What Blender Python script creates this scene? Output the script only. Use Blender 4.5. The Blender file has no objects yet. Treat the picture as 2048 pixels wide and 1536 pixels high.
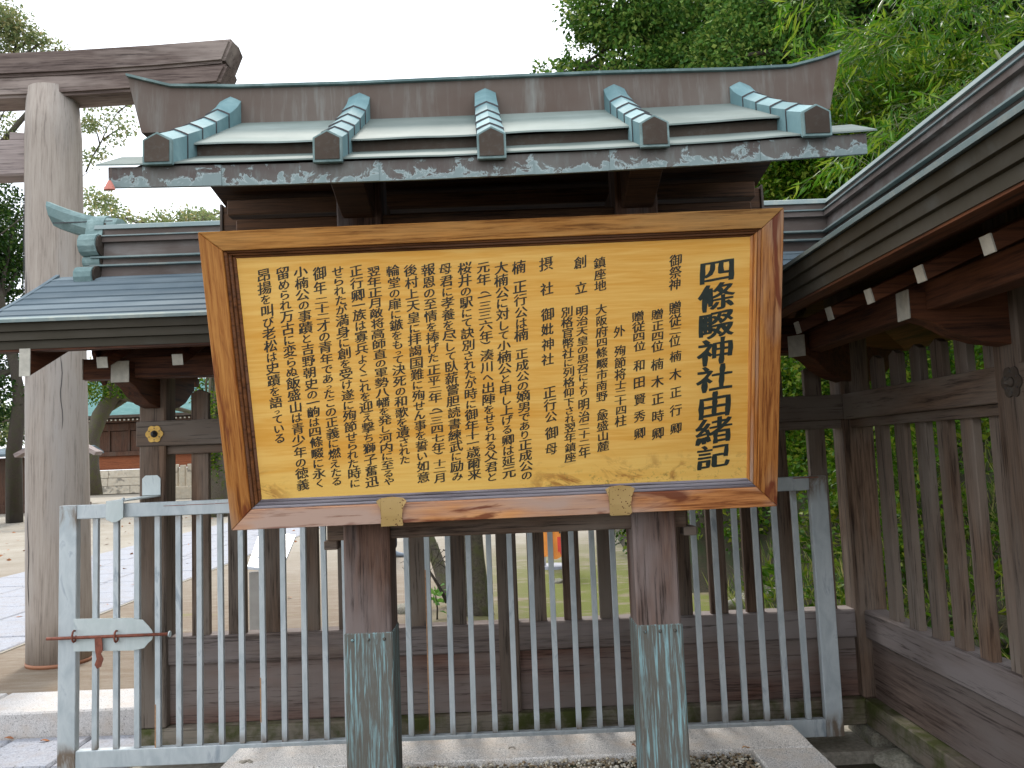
import bpy, bmesh, math, random
import numpy as np
from mathutils import Vector, Matrix, noise
random.seed(7); RNG = np.random.default_rng(7)
R = math.radians
SC = bpy.context.scene
COL = SC.collection

# ------------------------------------------------------------------ camera, world, sun, exposure
F, CAMH = 1620.0, 1.5
PITCH, ROLL, YAW = 5.0, 2.25, 0.6
def cam_axes():
    p, r, y = R(PITCH), R(ROLL), R(YAW)
    f = Vector((math.sin(y)*math.cos(p), math.cos(y)*math.cos(p), math.sin(p)))
    r0 = Vector((math.cos(y), -math.sin(y), 0)); u0 = r0.cross(f)
    rt = r0*math.cos(r) - u0*math.sin(r)
    return rt, rt.cross(f), f
RT, UP, FW = cam_axes()
cam_d = bpy.data.cameras.new('camera'); cam = bpy.data.objects.new('camera', cam_d); COL.objects.link(cam)
cam_d.sensor_width = 36; cam_d.lens = 36*F/2048; cam_d.clip_start = .05; cam_d.clip_end = 600
m = Matrix((RT, UP, -FW)).transposed().to_4x4(); m.translation = (0, 0, CAMH)
cam.matrix_world = m; SC.camera = cam

SUN_EL, SUN_AZ = 52.0, -10.0       # azimuth from +Y (away from the camera) towards +X; negative is to the left
w = bpy.data.worlds.new('World'); SC.world = w; w.use_nodes = True
nt = w.node_tree; nt.nodes.clear()
out = nt.nodes.new('ShaderNodeOutputWorld'); bg = nt.nodes.new('ShaderNodeBackground')
sky = nt.nodes.new('ShaderNodeTexSky'); sky.sky_type = 'NISHITA'; sky.sun_disc = False
sky.sun_elevation = R(SUN_EL); sky.sun_rotation = R(SUN_AZ); sky.air_density = 1.0; sky.dust_density = 3.0; sky.ozone_density = 1.0
tc = nt.nodes.new('ShaderNodeTexCoord'); nz = nt.nodes.new('ShaderNodeTexNoise'); nz.inputs['Scale'].default_value = 2.2; nz.inputs['Detail'].default_value = 6
rp = nt.nodes.new('ShaderNodeValToRGB'); rp.color_ramp.elements[0].position = .3; rp.color_ramp.elements[1].position = .62
rp.color_ramp.elements[0].color = (.58, .58, .58, 1); rp.color_ramp.elements[1].color = (1, 1, 1, 1)
mx = nt.nodes.new('ShaderNodeMix'); mx.data_type = 'RGBA'
mx.inputs[7].default_value = (11.5, 12.1, 12.9, 1)          # thin bright cloud over the whole dome
bg.inputs['Strength'].default_value = .1
L = nt.links.new
L(tc.outputs['Generated'], nz.inputs['Vector']); L(nz.outputs['Fac'], rp.inputs['Fac']); L(rp.outputs['Color'], mx.inputs[0])
L(sky.outputs['Color'], mx.inputs[6]); L(mx.outputs[2], bg.inputs['Color']); L(bg.outputs[0], out.inputs[0])

sd = bpy.data.lights.new('sun', 'SUN'); so = bpy.data.objects.new('sun', sd); COL.objects.link(so)
sd.energy = 1.5; sd.angle = R(10); sd.color = (1, .95, .87)
sv = Vector((math.sin(R(SUN_AZ))*math.cos(R(SUN_EL)), math.cos(R(SUN_AZ))*math.cos(R(SUN_EL)), math.sin(R(SUN_EL))))
so.rotation_euler = sv.to_track_quat('Z', 'Y').to_euler(); so.location = (0, 0, 30)
vs = SC.view_settings; vs.view_transform = 'Standard'; vs.look = 'None'; vs.gamma = 1; vs.exposure = .85
try: vs.use_curve_mapping = False
except Exception: pass
SC.cycles.max_bounces = 8; SC.cycles.transparent_max_bounces = 8; SC.cycles.caustics_reflective = False

# ------------------------------------------------------------------ pixel of the photograph -> point at a known distance
def ray(px, py): return FW + RT*((px-1024)/F) + UP*((768-py)/F)
def at(px, py, Y=None, X=None, Z=None):
    d = ray(px, py)
    t = Y/d.y if Y is not None else (X/d.x if X is not None else (Z-CAMH)/d.z)
    return Vector((0, 0, CAMH)) + d*t

# ------------------------------------------------------------------ materials
def newmat(name):
    m = bpy.data.materials.new(name); m.use_nodes = True
    return m, m.node_tree, m.node_tree.nodes['Principled BSDF']
def nd(nt, t, **kw):
    n = nt.nodes.new(t)
    for k, v in kw.items():
        if k.startswith('i_'):
            n.inputs[k[2:]].default_value = v
        else: setattr(n, k, v)
    return n
def c4(c): return (c[0], c[1], c[2], 1)
def mixc(nt, f, a, b, mode='MIX'):
    n = nt.nodes.new('ShaderNodeMix'); n.data_type = 'RGBA'; n.blend_type = mode
    for i, v in ((0, f), (6, a), (7, b)):
        if hasattr(v, 'links'): nt.links.new(v, n.inputs[i])
        elif i == 0: n.inputs[0].default_value = v
        else: n.inputs[i].default_value = c4(v)
    return n.outputs[2]
def coords(nt, scale=(1, 1, 1), rnd=True, src='Object'):
    t = nd(nt, 'ShaderNodeTexCoord'); v = t.outputs[src]
    if rnd:
        oi = nd(nt, 'ShaderNodeObjectInfo'); mm = nd(nt, 'ShaderNodeVectorMath', operation='MULTIPLY_ADD')
        cx = nd(nt, 'ShaderNodeCombineXYZ')
        for i in range(3): nt.links.new(oi.outputs['Random'], cx.inputs[i])
        nt.links.new(cx.outputs[0], mm.inputs[0]); mm.inputs[1].default_value = (17.3, 9.1, 23.7); nt.links.new(v, mm.inputs[2]); v = mm.outputs[0]
    mp = nd(nt, 'ShaderNodeMapping'); mp.inputs['Scale'].default_value = scale
    nt.links.new(v, mp.inputs['Vector']); return mp.outputs[0]
def noi(nt, vec, scale, detail=4, rough=.55, dist=0.0):
    n = nd(nt, 'ShaderNodeTexNoise', i_Scale=scale, i_Detail=detail, i_Roughness=rough, i_Distortion=dist)
    nt.links.new(vec, n.inputs['Vector']); return n.outputs['Fac']
def ramp(nt, fac, a, b, va=0.0, vb=1.0):
    n = nd(nt, 'ShaderNodeMapRange'); n.inputs['From Min'].default_value = a; n.inputs['From Max'].default_value = b
    n.inputs['To Min'].default_value = va; n.inputs['To Max'].default_value = vb
    nt.links.new(fac, n.inputs['Value']); return n.outputs[0]
def math2(nt, op, a, b):
    n = nd(nt, 'ShaderNodeMath', operation=op)
    for i, v in ((0, a), (1, b)):
        if hasattr(v, 'links'): nt.links.new(v, n.inputs[i])
        else: n.inputs[i].default_value = v
    return n.outputs[0]
def bump(nt, bs, h, strength=.3, dist=.004):
    b = nd(nt, 'ShaderNodeBump', i_Strength=strength, i_Distance=dist); nt.links.new(h, b.inputs['Height']); nt.links.new(b.outputs[0], bs.inputs['Normal'])
def rnd_val(nt): return nd(nt, 'ShaderNodeObjectInfo').outputs['Random']

def wood(name, axis, dark, light, grey, greyamt=(.45, .65), rough=.8, bs_=.35, moss=None, flame=None, crack=.75):
    m, nt, bs = newmat(name)
    s = {'x': (.045, 1, 1), 'y': (1, .045, 1), 'z': (1, 1, .045)}[axis]
    v = coords(nt, s); v2 = coords(nt, {'x': (.25, 1, 1), 'y': (1, .25, 1), 'z': (1, 1, .25)}[axis])
    g = noi(nt, v, 110, 6, .7, .3); g2 = noi(nt, v, 26, 5, .6, .5)
    gg = math2(nt, 'MULTIPLY_ADD', g, .6); nt.nodes[-1].inputs[2].default_value = 0
    s_ = math2(nt, 'ADD', gg, math2(nt, 'MULTIPLY', g2, .4))
    c = mixc(nt, ramp(nt, s_, .41, .59), dark, light)
    w_ = noi(nt, v2, 3.2, 4, .6)
    c = mixc(nt, ramp(nt, w_, *greyamt), c, grey)
    c = mixc(nt, ramp(nt, s_, .46,   .38, 0, crack), c, [x*.4 for x in dark])
    if flame:
        fn = noi(nt, coords(nt, {'x': (.16, 1, 1), 'y': (1, .16, 1), 'z': (1, 1, .16)}[axis]), 9, 4, .5, 1.6)
        c = mixc(nt, math2(nt, 'MULTIPLY', ramp(nt, fn, .585, .65), .85), c, flame)
    hv = ramp(nt, rnd_val(nt), 0, 1, .82, 1.18)
    h = nd(nt, 'ShaderNodeHueSaturation'); nt.links.new(c, h.inputs['Color']); nt.links.new(hv, h.inputs['Value']); c = h.outputs[0]
    if moss:
        vm = coords(nt, (1, 1, 1), rnd=False); mz = noi(nt, vm, 5, 5, .65)
        sp = nd(nt, 'ShaderNodeSeparateXYZ'); nt.links.new(vm, sp.inputs[0])
        mm = math2(nt, 'MULTIPLY', ramp(nt, sp.outputs[2], moss[0], moss[1]), ramp(nt, mz, .42, .62))
        c = mixc(nt, mm, c, (.075, .085, .02))
    nt.links.new(c, bs.inputs['Base Color']); bs.inputs['Roughness'].default_value = rough; bs.inputs['Specular IOR Level'].default_value = .3
    bump(nt, bs, s_, bs_, .003); return m

def copper(name, base, base2, pat, amt=(.5, .7), axis='z', rough=.5, stretch=.25, metal=.25, scale=9, spots=True):
    m, nt, bs = newmat(name)
    sc = {'z': (1, 1, stretch), 'x': (stretch, 1, 1), 'n': (1, 1, 1)}[axis]
    v = coords(nt, sc); n1 = noi(nt, v, scale, 6, .65, .5); n2 = noi(nt, coords(nt), 3, 4, .5); n3 = noi(nt, v, scale*6, 4, .7)
    c = mixc(nt, ramp(nt, n2, .35, .65), base, base2)
    mk = math2(nt, 'ADD', ramp(nt, n1, *amt), math2(nt, 'MULTIPLY', ramp(nt, n3, .5, .8), .35 if spots else .1))
    mk.node.use_clamp = True; mk = math2(nt, 'MULTIPLY', mk, ramp(nt, n2, .36, .60, .25, 1))
    c = mixc(nt, mk, c, pat)
    hv = ramp(nt, rnd_val(nt), 0, 1, .88, 1.12); h = nd(nt, 'ShaderNodeHueSaturation'); nt.links.new(c, h.inputs['Color']); nt.links.new(hv, h.inputs['Value'])
    nt.links.new(h.outputs[0], bs.inputs['Base Color']); bs.inputs['Metallic'].default_value = metal*.12; bs.inputs['Specular IOR Level'].default_value = .10
    nt.links.new(ramp(nt, n1, .3, .7, rough+.24, rough+.40), bs.inputs['Roughness'])
    bump(nt, bs, math2(nt, 'ADD', n1, math2(nt, 'MULTIPLY', n3, .3)), .22, .004); return m

def plain(name, col, rough=.6, metal=0, var=.12, scale=12, b=.1):
    m, nt, bs = newmat(name); v = coords(nt); n = noi(nt, v, scale, 5, .6)
    c = mixc(nt, ramp(nt, n, .3, .7), [x*(1-var) for x in col], [min(1, x*(1+var)) for x in col])
    nt.links.new(c, bs.inputs['Base Color']); bs.inputs['Roughness'].default_value = rough; bs.inputs['Metallic'].default_value = metal
    bump(nt, bs, n, b, .003); return m

def leafmat(name, a, b, c, trans=.35, rough=.45):
    m = bpy.data.materials.new(name); m.use_nodes = True; nt = m.node_tree; bs = nt.nodes['Principled BSDF']; o = nt.nodes['Material Output']
    g = nd(nt, 'ShaderNodeNewGeometry'); r = nd(nt, 'ShaderNodeValToRGB'); e = r.color_ramp.elements
    e[0].color = c4(a); e[1].color = c4(b); x = e.new(.92); x.color = c4(b); e[1].position = .6; e[-1].color = c4(c)
    nt.links.new(g.outputs['Random Per Island'], r.inputs['Fac']); nt.links.new(r.outputs[0], bs.inputs['Base Color'])
    bs.inputs['Roughness'].default_value = rough; bs.inputs['Specular IOR Level'].default_value = .12
    t = nd(nt, 'ShaderNodeBsdfTranslucent'); mxs = nd(nt, 'ShaderNodeMixShader'); mxs.inputs[0].default_value = trans
    h = nd(nt, 'ShaderNodeHueSaturation'); h.inputs['Value'].default_value = 1.25; h.inputs['Hue'].default_value = .485
    nt.links.new(r.outputs[0], h.inputs['Color']); nt.links.new(h.outputs[0], t.inputs['Color'])
    nt.links.new(bs.outputs[0], mxs.inputs[1]); nt.links.new(t.outputs[0], mxs.inputs[2]); nt.links.new(mxs.outputs[0], o.inputs[0]); return m

W = {}
for ax in 'xyz':
    W['fence_'+ax] = wood('weathered_cedar_'+ax, ax, (.055, .029, .017), (.175, .108, .070), (.205, .165, .135), (.38, .62))
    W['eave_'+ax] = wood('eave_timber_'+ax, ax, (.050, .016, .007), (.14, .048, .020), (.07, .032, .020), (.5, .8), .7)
    W['sill_'+ax] = wood('mossy_sill_'+ax, ax, (.13, .095, .065), (.27, .21, .155), (.30, .26, .21), (.35, .6), moss=(.235, .14))
    W['rail_'+ax] = wood('grey_rail_'+ax, ax, (.075, .050, .040), (.20, .15, .125), (.235, .20, .19), (.40, .62))
W['panel_x'] = wood('reddish_panel_wood', 'x', (.090, .044, .032), (.215, .120, .090), (.23, .185, .165), (.38, .60))
W['panel_y'] = wood('grey_panel_wood', 'y', (.085, .056, .044), (.20, .145, .12), (.20, .165, .15), (.42, .66))
W['torii_z'] = wood('silver_torii_pillar', 'z', (.27, .225, .19), (.36, .31, .265), (.34, .31, .285), (.45, .7), crack=.45)
W['torii_x'] = wood('dark_torii_beam', 'x', (.085, .058, .050), (.18, .135, .115), (.29, .235, .205), (.5, .62))
W['tie_x'] = wood('pale_torii_tie', 'x', (.20, .16, .15), (.33, .27, .25), (.36, .30, .28), (.45, .7))
W['post'] = wood('sign_post_wood', 'z', (.055, .027, .017), (.19, .105, .072), (.25, .20, .185), (.46, .62))
W['dark'] = wood('dark_sign_timber', 'x', (.06, .030, .016), (.16, .075, .035), (.10, .06, .04), (.5, .8), .65)  # dark brown timber of the sign's beams, arms, soffits and backing board
W['frame_x'] = wood('orange_frame_wood_top', 'x', (.30, .115, .025), (.60, .28, .075), (.42, .25, .10), (.42, .66), .55)
W['frame_b'] = wood('orange_frame_wood_bottom', 'x', (.46, .15, .04), (.80, .36, .12), (.55, .37, .29), (.50, .62), .55, flame=(.16, .030, .010))
W['frame_z'] = wood('orange_frame_wood_side', 'y', (.34, .10, .018), (.64, .28, .07), (.44, .30, .22), (.46, .60), .55, flame=(.17, .028, .010))
W['mould'] = wood('frame_moulding_wood', 'x', (.10, .035, .012), (.22, .085, .03), (.16, .08, .05), (.5, .7), .5)
W['mould_grey'] = wood('grey_sill_moulding', 'x', (.13, .11, .12), (.24, .22, .25), (.30, .28, .31), (.4, .6), .5)
WHITE_END = plain('chalky_white_end', (.50, .47, .40), .8, 0, .18, 30, .2)

# yellow panel: fine horizontal grain with brown stains creeping up from the lower edge
def panel_mat():
    m, nt, bs = newmat('yellow_signboard_wood')
    v = coords(nt, (.05, 1, 1), False); g = noi(nt, v, 60, 6, .6, 1.2); g2 = noi(nt, coords(nt, (.12, 1, 1), False), 9, 4, .55, 1.5)
    s = math2(nt, 'ADD', math2(nt, 'MULTIPLY', g, .5), math2(nt, 'MULTIPLY', g2, .5))
    c = mixc(nt, ramp(nt, s, .40, .60), (.83, .40, .065), (.95, .57, .15))
    o = coords(nt, (1, 1, 1), False); sp = nd(nt, 'ShaderNodeSeparateXYZ'); nt.links.new(o, sp.inputs[0])
    c = mixc(nt, math2(nt, 'MULTIPLY', ramp(nt, sp.outputs[1], -.28, -.44), .55), c, (.92, .63, .17))
    b = noi(nt, coords(nt, (.6, 1, 1), False), 7.5, 6, .7, 1.8)
    edge = ramp(nt, sp.outputs[1], -.30, -.42)
    bl = math2(nt, 'MULTIPLY', ramp(nt, b, .53, .64), edge)
    # only the two stained stretches: the left corner and right of the middle
    xm = math2(nt, 'MAXIMUM', ramp(nt, sp.outputs[0], -.76, -.86), ramp(nt, sp.outputs[0], .02, .22))
    c = mixc(nt, math2(nt, 'MULTIPLY', bl, xm), c, (.38, .15, .035))
    m2 = noi(nt, o, 40, 4, .7); c = mixc(nt, math2(nt, 'MULTIPLY', math2(nt, 'MULTIPLY', ramp(nt, m2, .56, .68), ramp(nt, sp.outputs[1], -.36, -.42)), math2(nt, 'MULTIPLY', xm, .8)), c, (.16, .13, .04))
    nt.links.new(c, bs.inputs['Base Color']); bs.inputs['Roughness'].default_value = .42; bs.inputs['Specular IOR Level'].default_value = .35
    bump(nt, bs, s, .12, .002); return m
M_PANEL = panel_mat()
M_INK = plain('brush_ink', (.030, .026, .018), .6, 0, .3, 60, .05)
M_INK2 = plain('dark_green_ink', (.020, .030, .024), .5, 0, .2, 60, .05)
M_ROOF = copper('green_grey_copper_sheet', (.150, .185, .168), (.20, .235, .215), (.27, .32, .30), (.5, .75), 'x', .38, .3, .35, 5, False)
M_RIB = copper('blue_green_copper_rib', (.125, .225, .240), (.175, .285, .30), (.25, .38, .39), (.48, .7), 'n', .38, .3, .3, 7, False)
M_BROWN = copper('brown_oxidised_copper', (.115, .085, .070), (.15, .125, .108), (.34, .38, .36), (.60, .74), 'z', .5, .10, .3, 4.5)
M_DARKCU = copper('dark_oxidised_copper', (.064, .048, .038), (.090, .070, .056), (.16, .19, .18), (.62, .8), 'n', .5, .3, .35, 8)
M_FASC = copper('stained_eave_copper', (.085, .062, .056), (.115, .10, .09), (.38, .50, .50), (.53, .585), 'n', .5, .6, .25, 15)
def fasciamat():
    m, nt, bs = newmat('stained_eave_copper'); o = coords(nt, (1, 1, 1), False); sp = nd(nt, 'ShaderNodeSeparateXYZ'); nt.links.new(o, sp.inputs[0])
    v = coords(nt, (.8, 1, 1)); n1 = noi(nt, v, 22, 7, .68, .9); n2 = noi(nt, v, 5, 3, .5); n3 = noi(nt, coords(nt, (1, 1, .25)), 60, 3, .6)
    c = mixc(nt, ramp(nt, n2, .35, .65), (.080, .056, .048), (.125, .118, .105))
    c = mixc(nt, ramp(nt, n3, .5, .75, 0, .35), c, (.19, .23, .22))
    low = ramp(nt, sp.outputs[2], .012, -.034, 0, .22); ax = math2(nt, 'ABSOLUTE', sp.outputs[0], 0); seam = ramp(nt, ax, .095, .125, 0, .12)
    k = math2(nt, 'ADD', math2(nt, 'ADD', n1, low), seam); k2 = math2(nt, 'SUBTRACT', k, math2(nt, 'MULTIPLY', ramp(nt, n2, .3, .7), .16))
    c = mixc(nt, math2(nt, 'MULTIPLY', ramp(nt, k2, .50, .60), .65), c, (.25, .345, .345))
    ed = math2(nt, 'MULTIPLY', ramp(nt, k2, .535, .555), ramp(nt, k2, .60, .565)); c = mixc(nt, math2(nt, 'MULTIPLY', ed, .5), c, (.48, .58, .58))
    nt.links.new(c, bs.inputs['Base Color']); bs.inputs['Metallic'].default_value = .25; bs.inputs['Roughness'].default_value = .55
    bump(nt, bs, n1, .25, .003); return m
M_FASC = fasciamat()
M_SLEEVE = copper('streaked_sleeve_copper', (.125, .112, .092), (.155, .145, .125), (.30, .50, .53), (.50, .62), 'z', .55, .045, .2, 95)
M_FROOF = copper('blue_grey_roof_copper', (.095, .130, .155), (.135, .17, .19), (.21, .26, .29), (.5, .75), 'x', .40, .1, .35, 6, False)
M_FRIDGE = copper('purplish_ridge_copper', (.115, .090, .078), (.155, .125, .112), (.24, .225, .215), (.5, .72), 'x', .5, .2, .3, 6)
M_FFASC = copper('grey_brown_fascia_copper', (.062, .054, .040), (.080, .070, .055), (.11, .11, .10), (.55, .75), 'x', .5, .1, .3, 5)
M_LIP = copper('pale_drip_edge_copper', (.19, .25, .25), (.25, .30, .295), (.34, .36, .32), (.5, .7), 'n', .4, 1, .3, 12)
M_VERD = copper('verdigris_ornament', (.14, .215, .215), (.19, .26, .25), (.30, .40, .39), (.45, .65), 'n', .5, 1, .2, 14)

def steel(name, a, b, c):
    m, nt, bs = newmat(name); v = coords(nt, (1, 1, .4)); n = noi(nt, v, 13, 5, .6, .8); n2 = noi(nt, coords(nt), 70, 3, .6)
    col = mixc(nt, ramp(nt, n, .35, .65), a, b); col = mixc(nt, ramp(nt, n, .60, .70), col, c)
    sp = nd(nt, 'ShaderNodeSeparateXYZ'); nt.links.new(coords(nt, (1, 1, 1), False), sp.inputs[0]); az = math2(nt, 'ABSOLUTE', sp.outputs[2], 0)
    col = mixc(nt, math2(nt, 'MULTIPLY', ramp(nt, az, .47, .53), ramp(nt, n, .42, .6)), col, (.20, .15, .11))
    ru = noi(nt, coords(nt, (1, 1, .15)), 5, 5, .75); col = mixc(nt, ramp(nt, ru, .70, .78), col, (.22, .09, .045))
    nt.links.new(col, bs.inputs['Base Color']); bs.inputs['Metallic'].default_value = .15; nt.links.new(ramp(nt, n2, .3, .7, .42, .62), bs.inputs['Roughness'])
    bump(nt, bs, math2(nt, 'ADD', n, math2(nt, 'MULTIPLY', n2, .4)), .15, .002); return m
M_STEEL = steel('mottled_galvanised_steel', (.44, .49, .51), (.60, .64, .65), (.34, .39, .43))
M_PLATE = steel('pale_painted_plate', (.52, .58, .57), (.62, .67, .66), (.44, .50, .51))
M_RUST = plain('rusty_iron', (.24, .075, .045), .7, .2, .35, 40, .4)
M_GOLD = plain('old_brass', (.50, .30, .07), .45, .5, .25, 30, .25)
M_IRON = plain('dark_iron', (.05, .05, .052), .5, .5, .2, 30, .2)

def clipmat():
    m, nt, bs = newmat('speckled_gold_paint'); v = coords(nt); n = noi(nt, v, 6, 3, .5)
    c = mixc(nt, ramp(nt, n, .3, .7), (.50, .32, .11), (.62, .42, .18))
    vo = nd(nt, 'ShaderNodeTexVoronoi', i_Scale=95.0); nt.links.new(v, vo.inputs['Vector'])
    n2 = noi(nt, v, 20, 3, .6)
    c = mixc(nt, math2(nt, 'MULTIPLY', ramp(nt, vo.outputs['Distance'], .26, .20), ramp(nt, n2, .45, .5)), c, (.14, .045, .015))
    nt.links.new(c, bs.inputs['Base Color']); bs.inputs['Roughness'].default_value = .5; bs.inputs['Metallic'].default_value = .15; return m
M_CLIP = clipmat()

def granite(name, base, spread=.5, moss=0.0, scale=1.0):
    m, nt, bs = newmat(name); v = coords(nt); n = noi(nt, v, 260*scale, 2, .6); n2 = noi(nt, v, 9, 5, .6); n3 = noi(nt, v, 120*scale, 2, .6)
    c = mixc(nt, ramp(nt, n, .38, .60), [x*(1-spread) for x in base], [min(1, x*(1+.35*spread)) for x in base])
    c = mixc(nt, math2(nt, 'MULTIPLY', ramp(nt, n3, .60, .68), .7), c, (.10, .095, .09))
    c = mixc(nt, math2(nt, 'MULTIPLY', ramp(nt, n2, .45, .75), .55), c, (base[0]*.85, base[1]*.72, base[2]*.58))
    if moss: c = mixc(nt, math2(nt, 'MULTIPLY', ramp(nt, n2, .5, .35), moss), c, (.12, .12, .05))
    nt.links.new(c, bs.inputs['Base Color']); bs.inputs['Roughness'].default_value = .85
    bump(nt, bs, math2(nt, 'ADD', n, math2(nt, 'MULTIPLY', n2, 2.0)), .5, .003); return m
M_GRAN = granite('speckled_granite', (.72, .68, .64), .5)
M_SLAB = granite('pale_grey_paving', (.34, .35, .39), .22, 0, .5)
M_STEP = granite('worn_step_granite', (.58, .55, .53), .28)
M_MORTAR = plain('grey_mortar', (.30, .27, .22), .9, 0, .3, 50, .5)

def groundmat():
    m, nt, bs = newmat('sandy_ground_with_moss'); v = coords(nt, (1, 1, 1), False)
    n = noi(nt, v, 1.3, 6, .65); f = noi(nt, v, 90, 4, .7); k = noi(nt, coords(nt, (.6, 2.2, 1), False), 5, 5, .7)
    c = mixc(nt, ramp(nt, n, .35, .65), (.29, .255, .20), (.39, .36, .305))
    c = mixc(nt, math2(nt, 'MULTIPLY', ramp(nt, f, .35, .65), .45), c, (.20, .155, .11))
    sp = nd(nt, 'ShaderNodeSeparateXYZ'); nt.links.new(v, sp.inputs[0])
    brown = math2(nt, 'MULTIPLY', ramp(nt, sp.outputs[1], 13, 7.5), ramp(nt, k, .30, .58, .45, 1))
    c = mixc(nt, brown, c, (.185, .135, .09))
    ms = math2(nt, 'MULTIPLY', ramp(nt, sp.outputs[0], -.9, .3), ramp(nt, sp.outputs[1], 13, 8.5))
    mz = noi(nt, coords(nt, (.6, 1.4, 1), False), 2.2, 6, .7)
    c = mixc(nt, math2(nt, 'MULTIPLY', ms, ramp(nt, mz, .36, .50)), c, (.105, .118, .010))
    few = math2(nt, 'MULTIPLY', ramp(nt, mz, .60, .70), ramp(nt, sp.outputs[1], 12, 7))
    c = mixc(nt, math2(nt, 'MULTIPLY', few, .7), c, (.19, .19, .05))
    nt.links.new(c, bs.inputs['Base Color']); bs.inputs['Roughness'].default_value = .95
    bump(nt, bs, math2(nt, 'ADD', f, math2(nt, 'MULTIPLY', k, 2)), .5, .01); return m
M_SAND = groundmat()
def soilmat(name, a, b, g):
    m, nt, bs = newmat(name); v = coords(nt, (1, 1, 1), False); n = noi(nt, v, 5, 6, .7); f = noi(nt, v, 60, 4, .7)
    c = mixc(nt, ramp(nt, f, .35, .65), a, b); c = mixc(nt, ramp(nt, n, .48, .62), c, g)
    nt.links.new(c, bs.inputs['Base Color']); bs.inputs['Roughness'].default_value = .95; bump(nt, bs, math2(nt, 'ADD', f, n), .6, .012); return m
M_SOIL = soilmat('dark_damp_soil', (.035, .030, .018), (.085, .068, .042), (.05, .058, .02))
M_HILL = soilmat('hillside_soil', (.020, .017, .008), (.05, .038, .018), (.022, .034, .007))
M_ROCK = granite('mossy_rock', (.22, .21, .17), .4, .8, .4)
M_BARK = soilmat('mossy_bark', (.055, .045, .032), (.14, .12, .09), (.10, .105, .04))
M_BARKD = soilmat('dark_bark', (.03, .024, .018), (.08, .065, .05), (.05, .05, .025))
M_LEAF_BIG = leafmat('broad_leaf_green', (.020, .068, .010), (.078, .180, .026), (.22, .29, .06), .22)
M_LEAF_DK = leafmat('dark_evergreen_leaf', (.008, .030, .005), (.026, .072, .010), (.08, .13, .025), .15)
M_LEAF_HILL = leafmat('hillside_leaf', (.018, .062, .003), (.060, .145, .006), (.18, .21, .025))
M_BAMBOO = leafmat('bamboo_leaf', (.022, .090, .005), (.070, .190, .009), (.24, .32, .03), .35, .4)
M_LEAF_THIN = leafmat('pale_spring_leaf', (.10, .15, .06), (.19, .24, .10), (.30, .27, .12), .5)
M_GRASS = leafmat('grass_blade', (.06, .12, .02), (.16, .22, .05), (.38, .34, .14), .4)

# ------------------------------------------------------------------ mesh helpers
def setp(o, label=None, cat=None, group=None, kind=None):
    if label: o['label'] = label
    if cat: o['category'] = cat
    if group: o['group'] = group
    if kind: o['kind'] = kind
    return o
def link(name, me, mat, parent=None, M=None):
    o = bpy.data.objects.new(name, me); COL.objects.link(o)
    if mat is not None:
        for x in (mat if isinstance(mat, (list, tuple)) else [mat]): me.materials.append(x)
    M = M if M is not None else Matrix.Identity(4)
    if parent is not None:
        o.parent = parent; o.matrix_local = parent['_m_inv_'] @ M if False else PM[parent.name].inverted() @ M
    else: o.matrix_local = M
    PM[o.name] = M.copy()
    return o
PM = {}
def thing(name, label, cat, loc=(0, 0, 0), group=None, rot=None, M=None):
    o = bpy.data.objects.new(name, None); COL.objects.link(o); o.empty_display_size = .2
    M = M if M is not None else Matrix.Translation(Vector(loc))
    o.matrix_local = M; PM[o.name] = M.copy(); return setp(o, label, cat, group)
def recenter(bm):
    n = len(bm.verts)
    if not n: return Vector((0, 0, 0))
    xs = [v.co for v in bm.verts]
    c = Vector([(min(v[i] for v in xs)+max(v[i] for v in xs))/2 for i in range(3)])
    bmesh.ops.translate(bm, verts=bm.verts, vec=-c); return c
def done(bm, name, mat, parent=None, M=None, smooth=False, keep=False):
    bmesh.ops.recalc_face_normals(bm, faces=bm.faces)
    base = M if M is not None else Matrix.Identity(4)
    if not keep: c = recenter(bm); base = base @ Matrix.Translation(c)
    me = bpy.data.meshes.new(name); bm.to_mesh(me); bm.free()
    if smooth:
        for p in me.polygons: p.use_smooth = True
    return link(name, me, mat, parent, base)
def box(bm, a, b, bev=0.0, mi=0, M=None):
    """axis-aligned box from corner a to corner b, edges chamfered by bev"""
    a = Vector(a); b = Vector(b); t = bmesh.new()
    bmesh.ops.create_cube(t, size=1)
    for v in t.verts: v.co = Vector([(a[i]+b[i])/2 + v.co[i]*abs(b[i]-a[i]) for i in range(3)])
    if bev > 0: bmesh.ops.bevel(t, geom=t.edges[:], offset=min(bev, .45*min(abs(b[i]-a[i]) for i in range(3))), segments=1, affect='EDGES')
    if M is not None: bmesh.ops.transform(t, matrix=M, verts=t.verts)
    merge(bm, t, mi)
def merge(bm, t, mi=0):
    mp = {}
    for v in t.verts: mp[v] = bm.verts.new(v.co)
    for f in t.faces:
        try: g = bm.faces.new([mp[v] for v in f.verts]); g.material_index = mi; g.smooth = f.smooth
        except ValueError: pass
    t.free()
def prism(bm, pts, d, bev=0.0, mi=0):
    """closed polygon pts (3D) extruded by the vector d"""
    t = bmesh.new(); d = Vector(d)
    va = [t.verts.new(Vector(p)) for p in pts]; vb = [t.verts.new(Vector(p)+d) for p in pts]; n = len(pts)
    t.faces.new(va[::-1]); t.faces.new(vb)
    for i in range(n): t.faces.new([va[i], va[(i+1) % n], vb[(i+1) % n], vb[i]])
    bmesh.ops.recalc_face_normals(t, faces=t.faces)
    if bev > 0: bmesh.ops.bevel(t, geom=t.edges[:], offset=bev, segments=1, affect='EDGES')
    merge(bm, t, mi)
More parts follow.
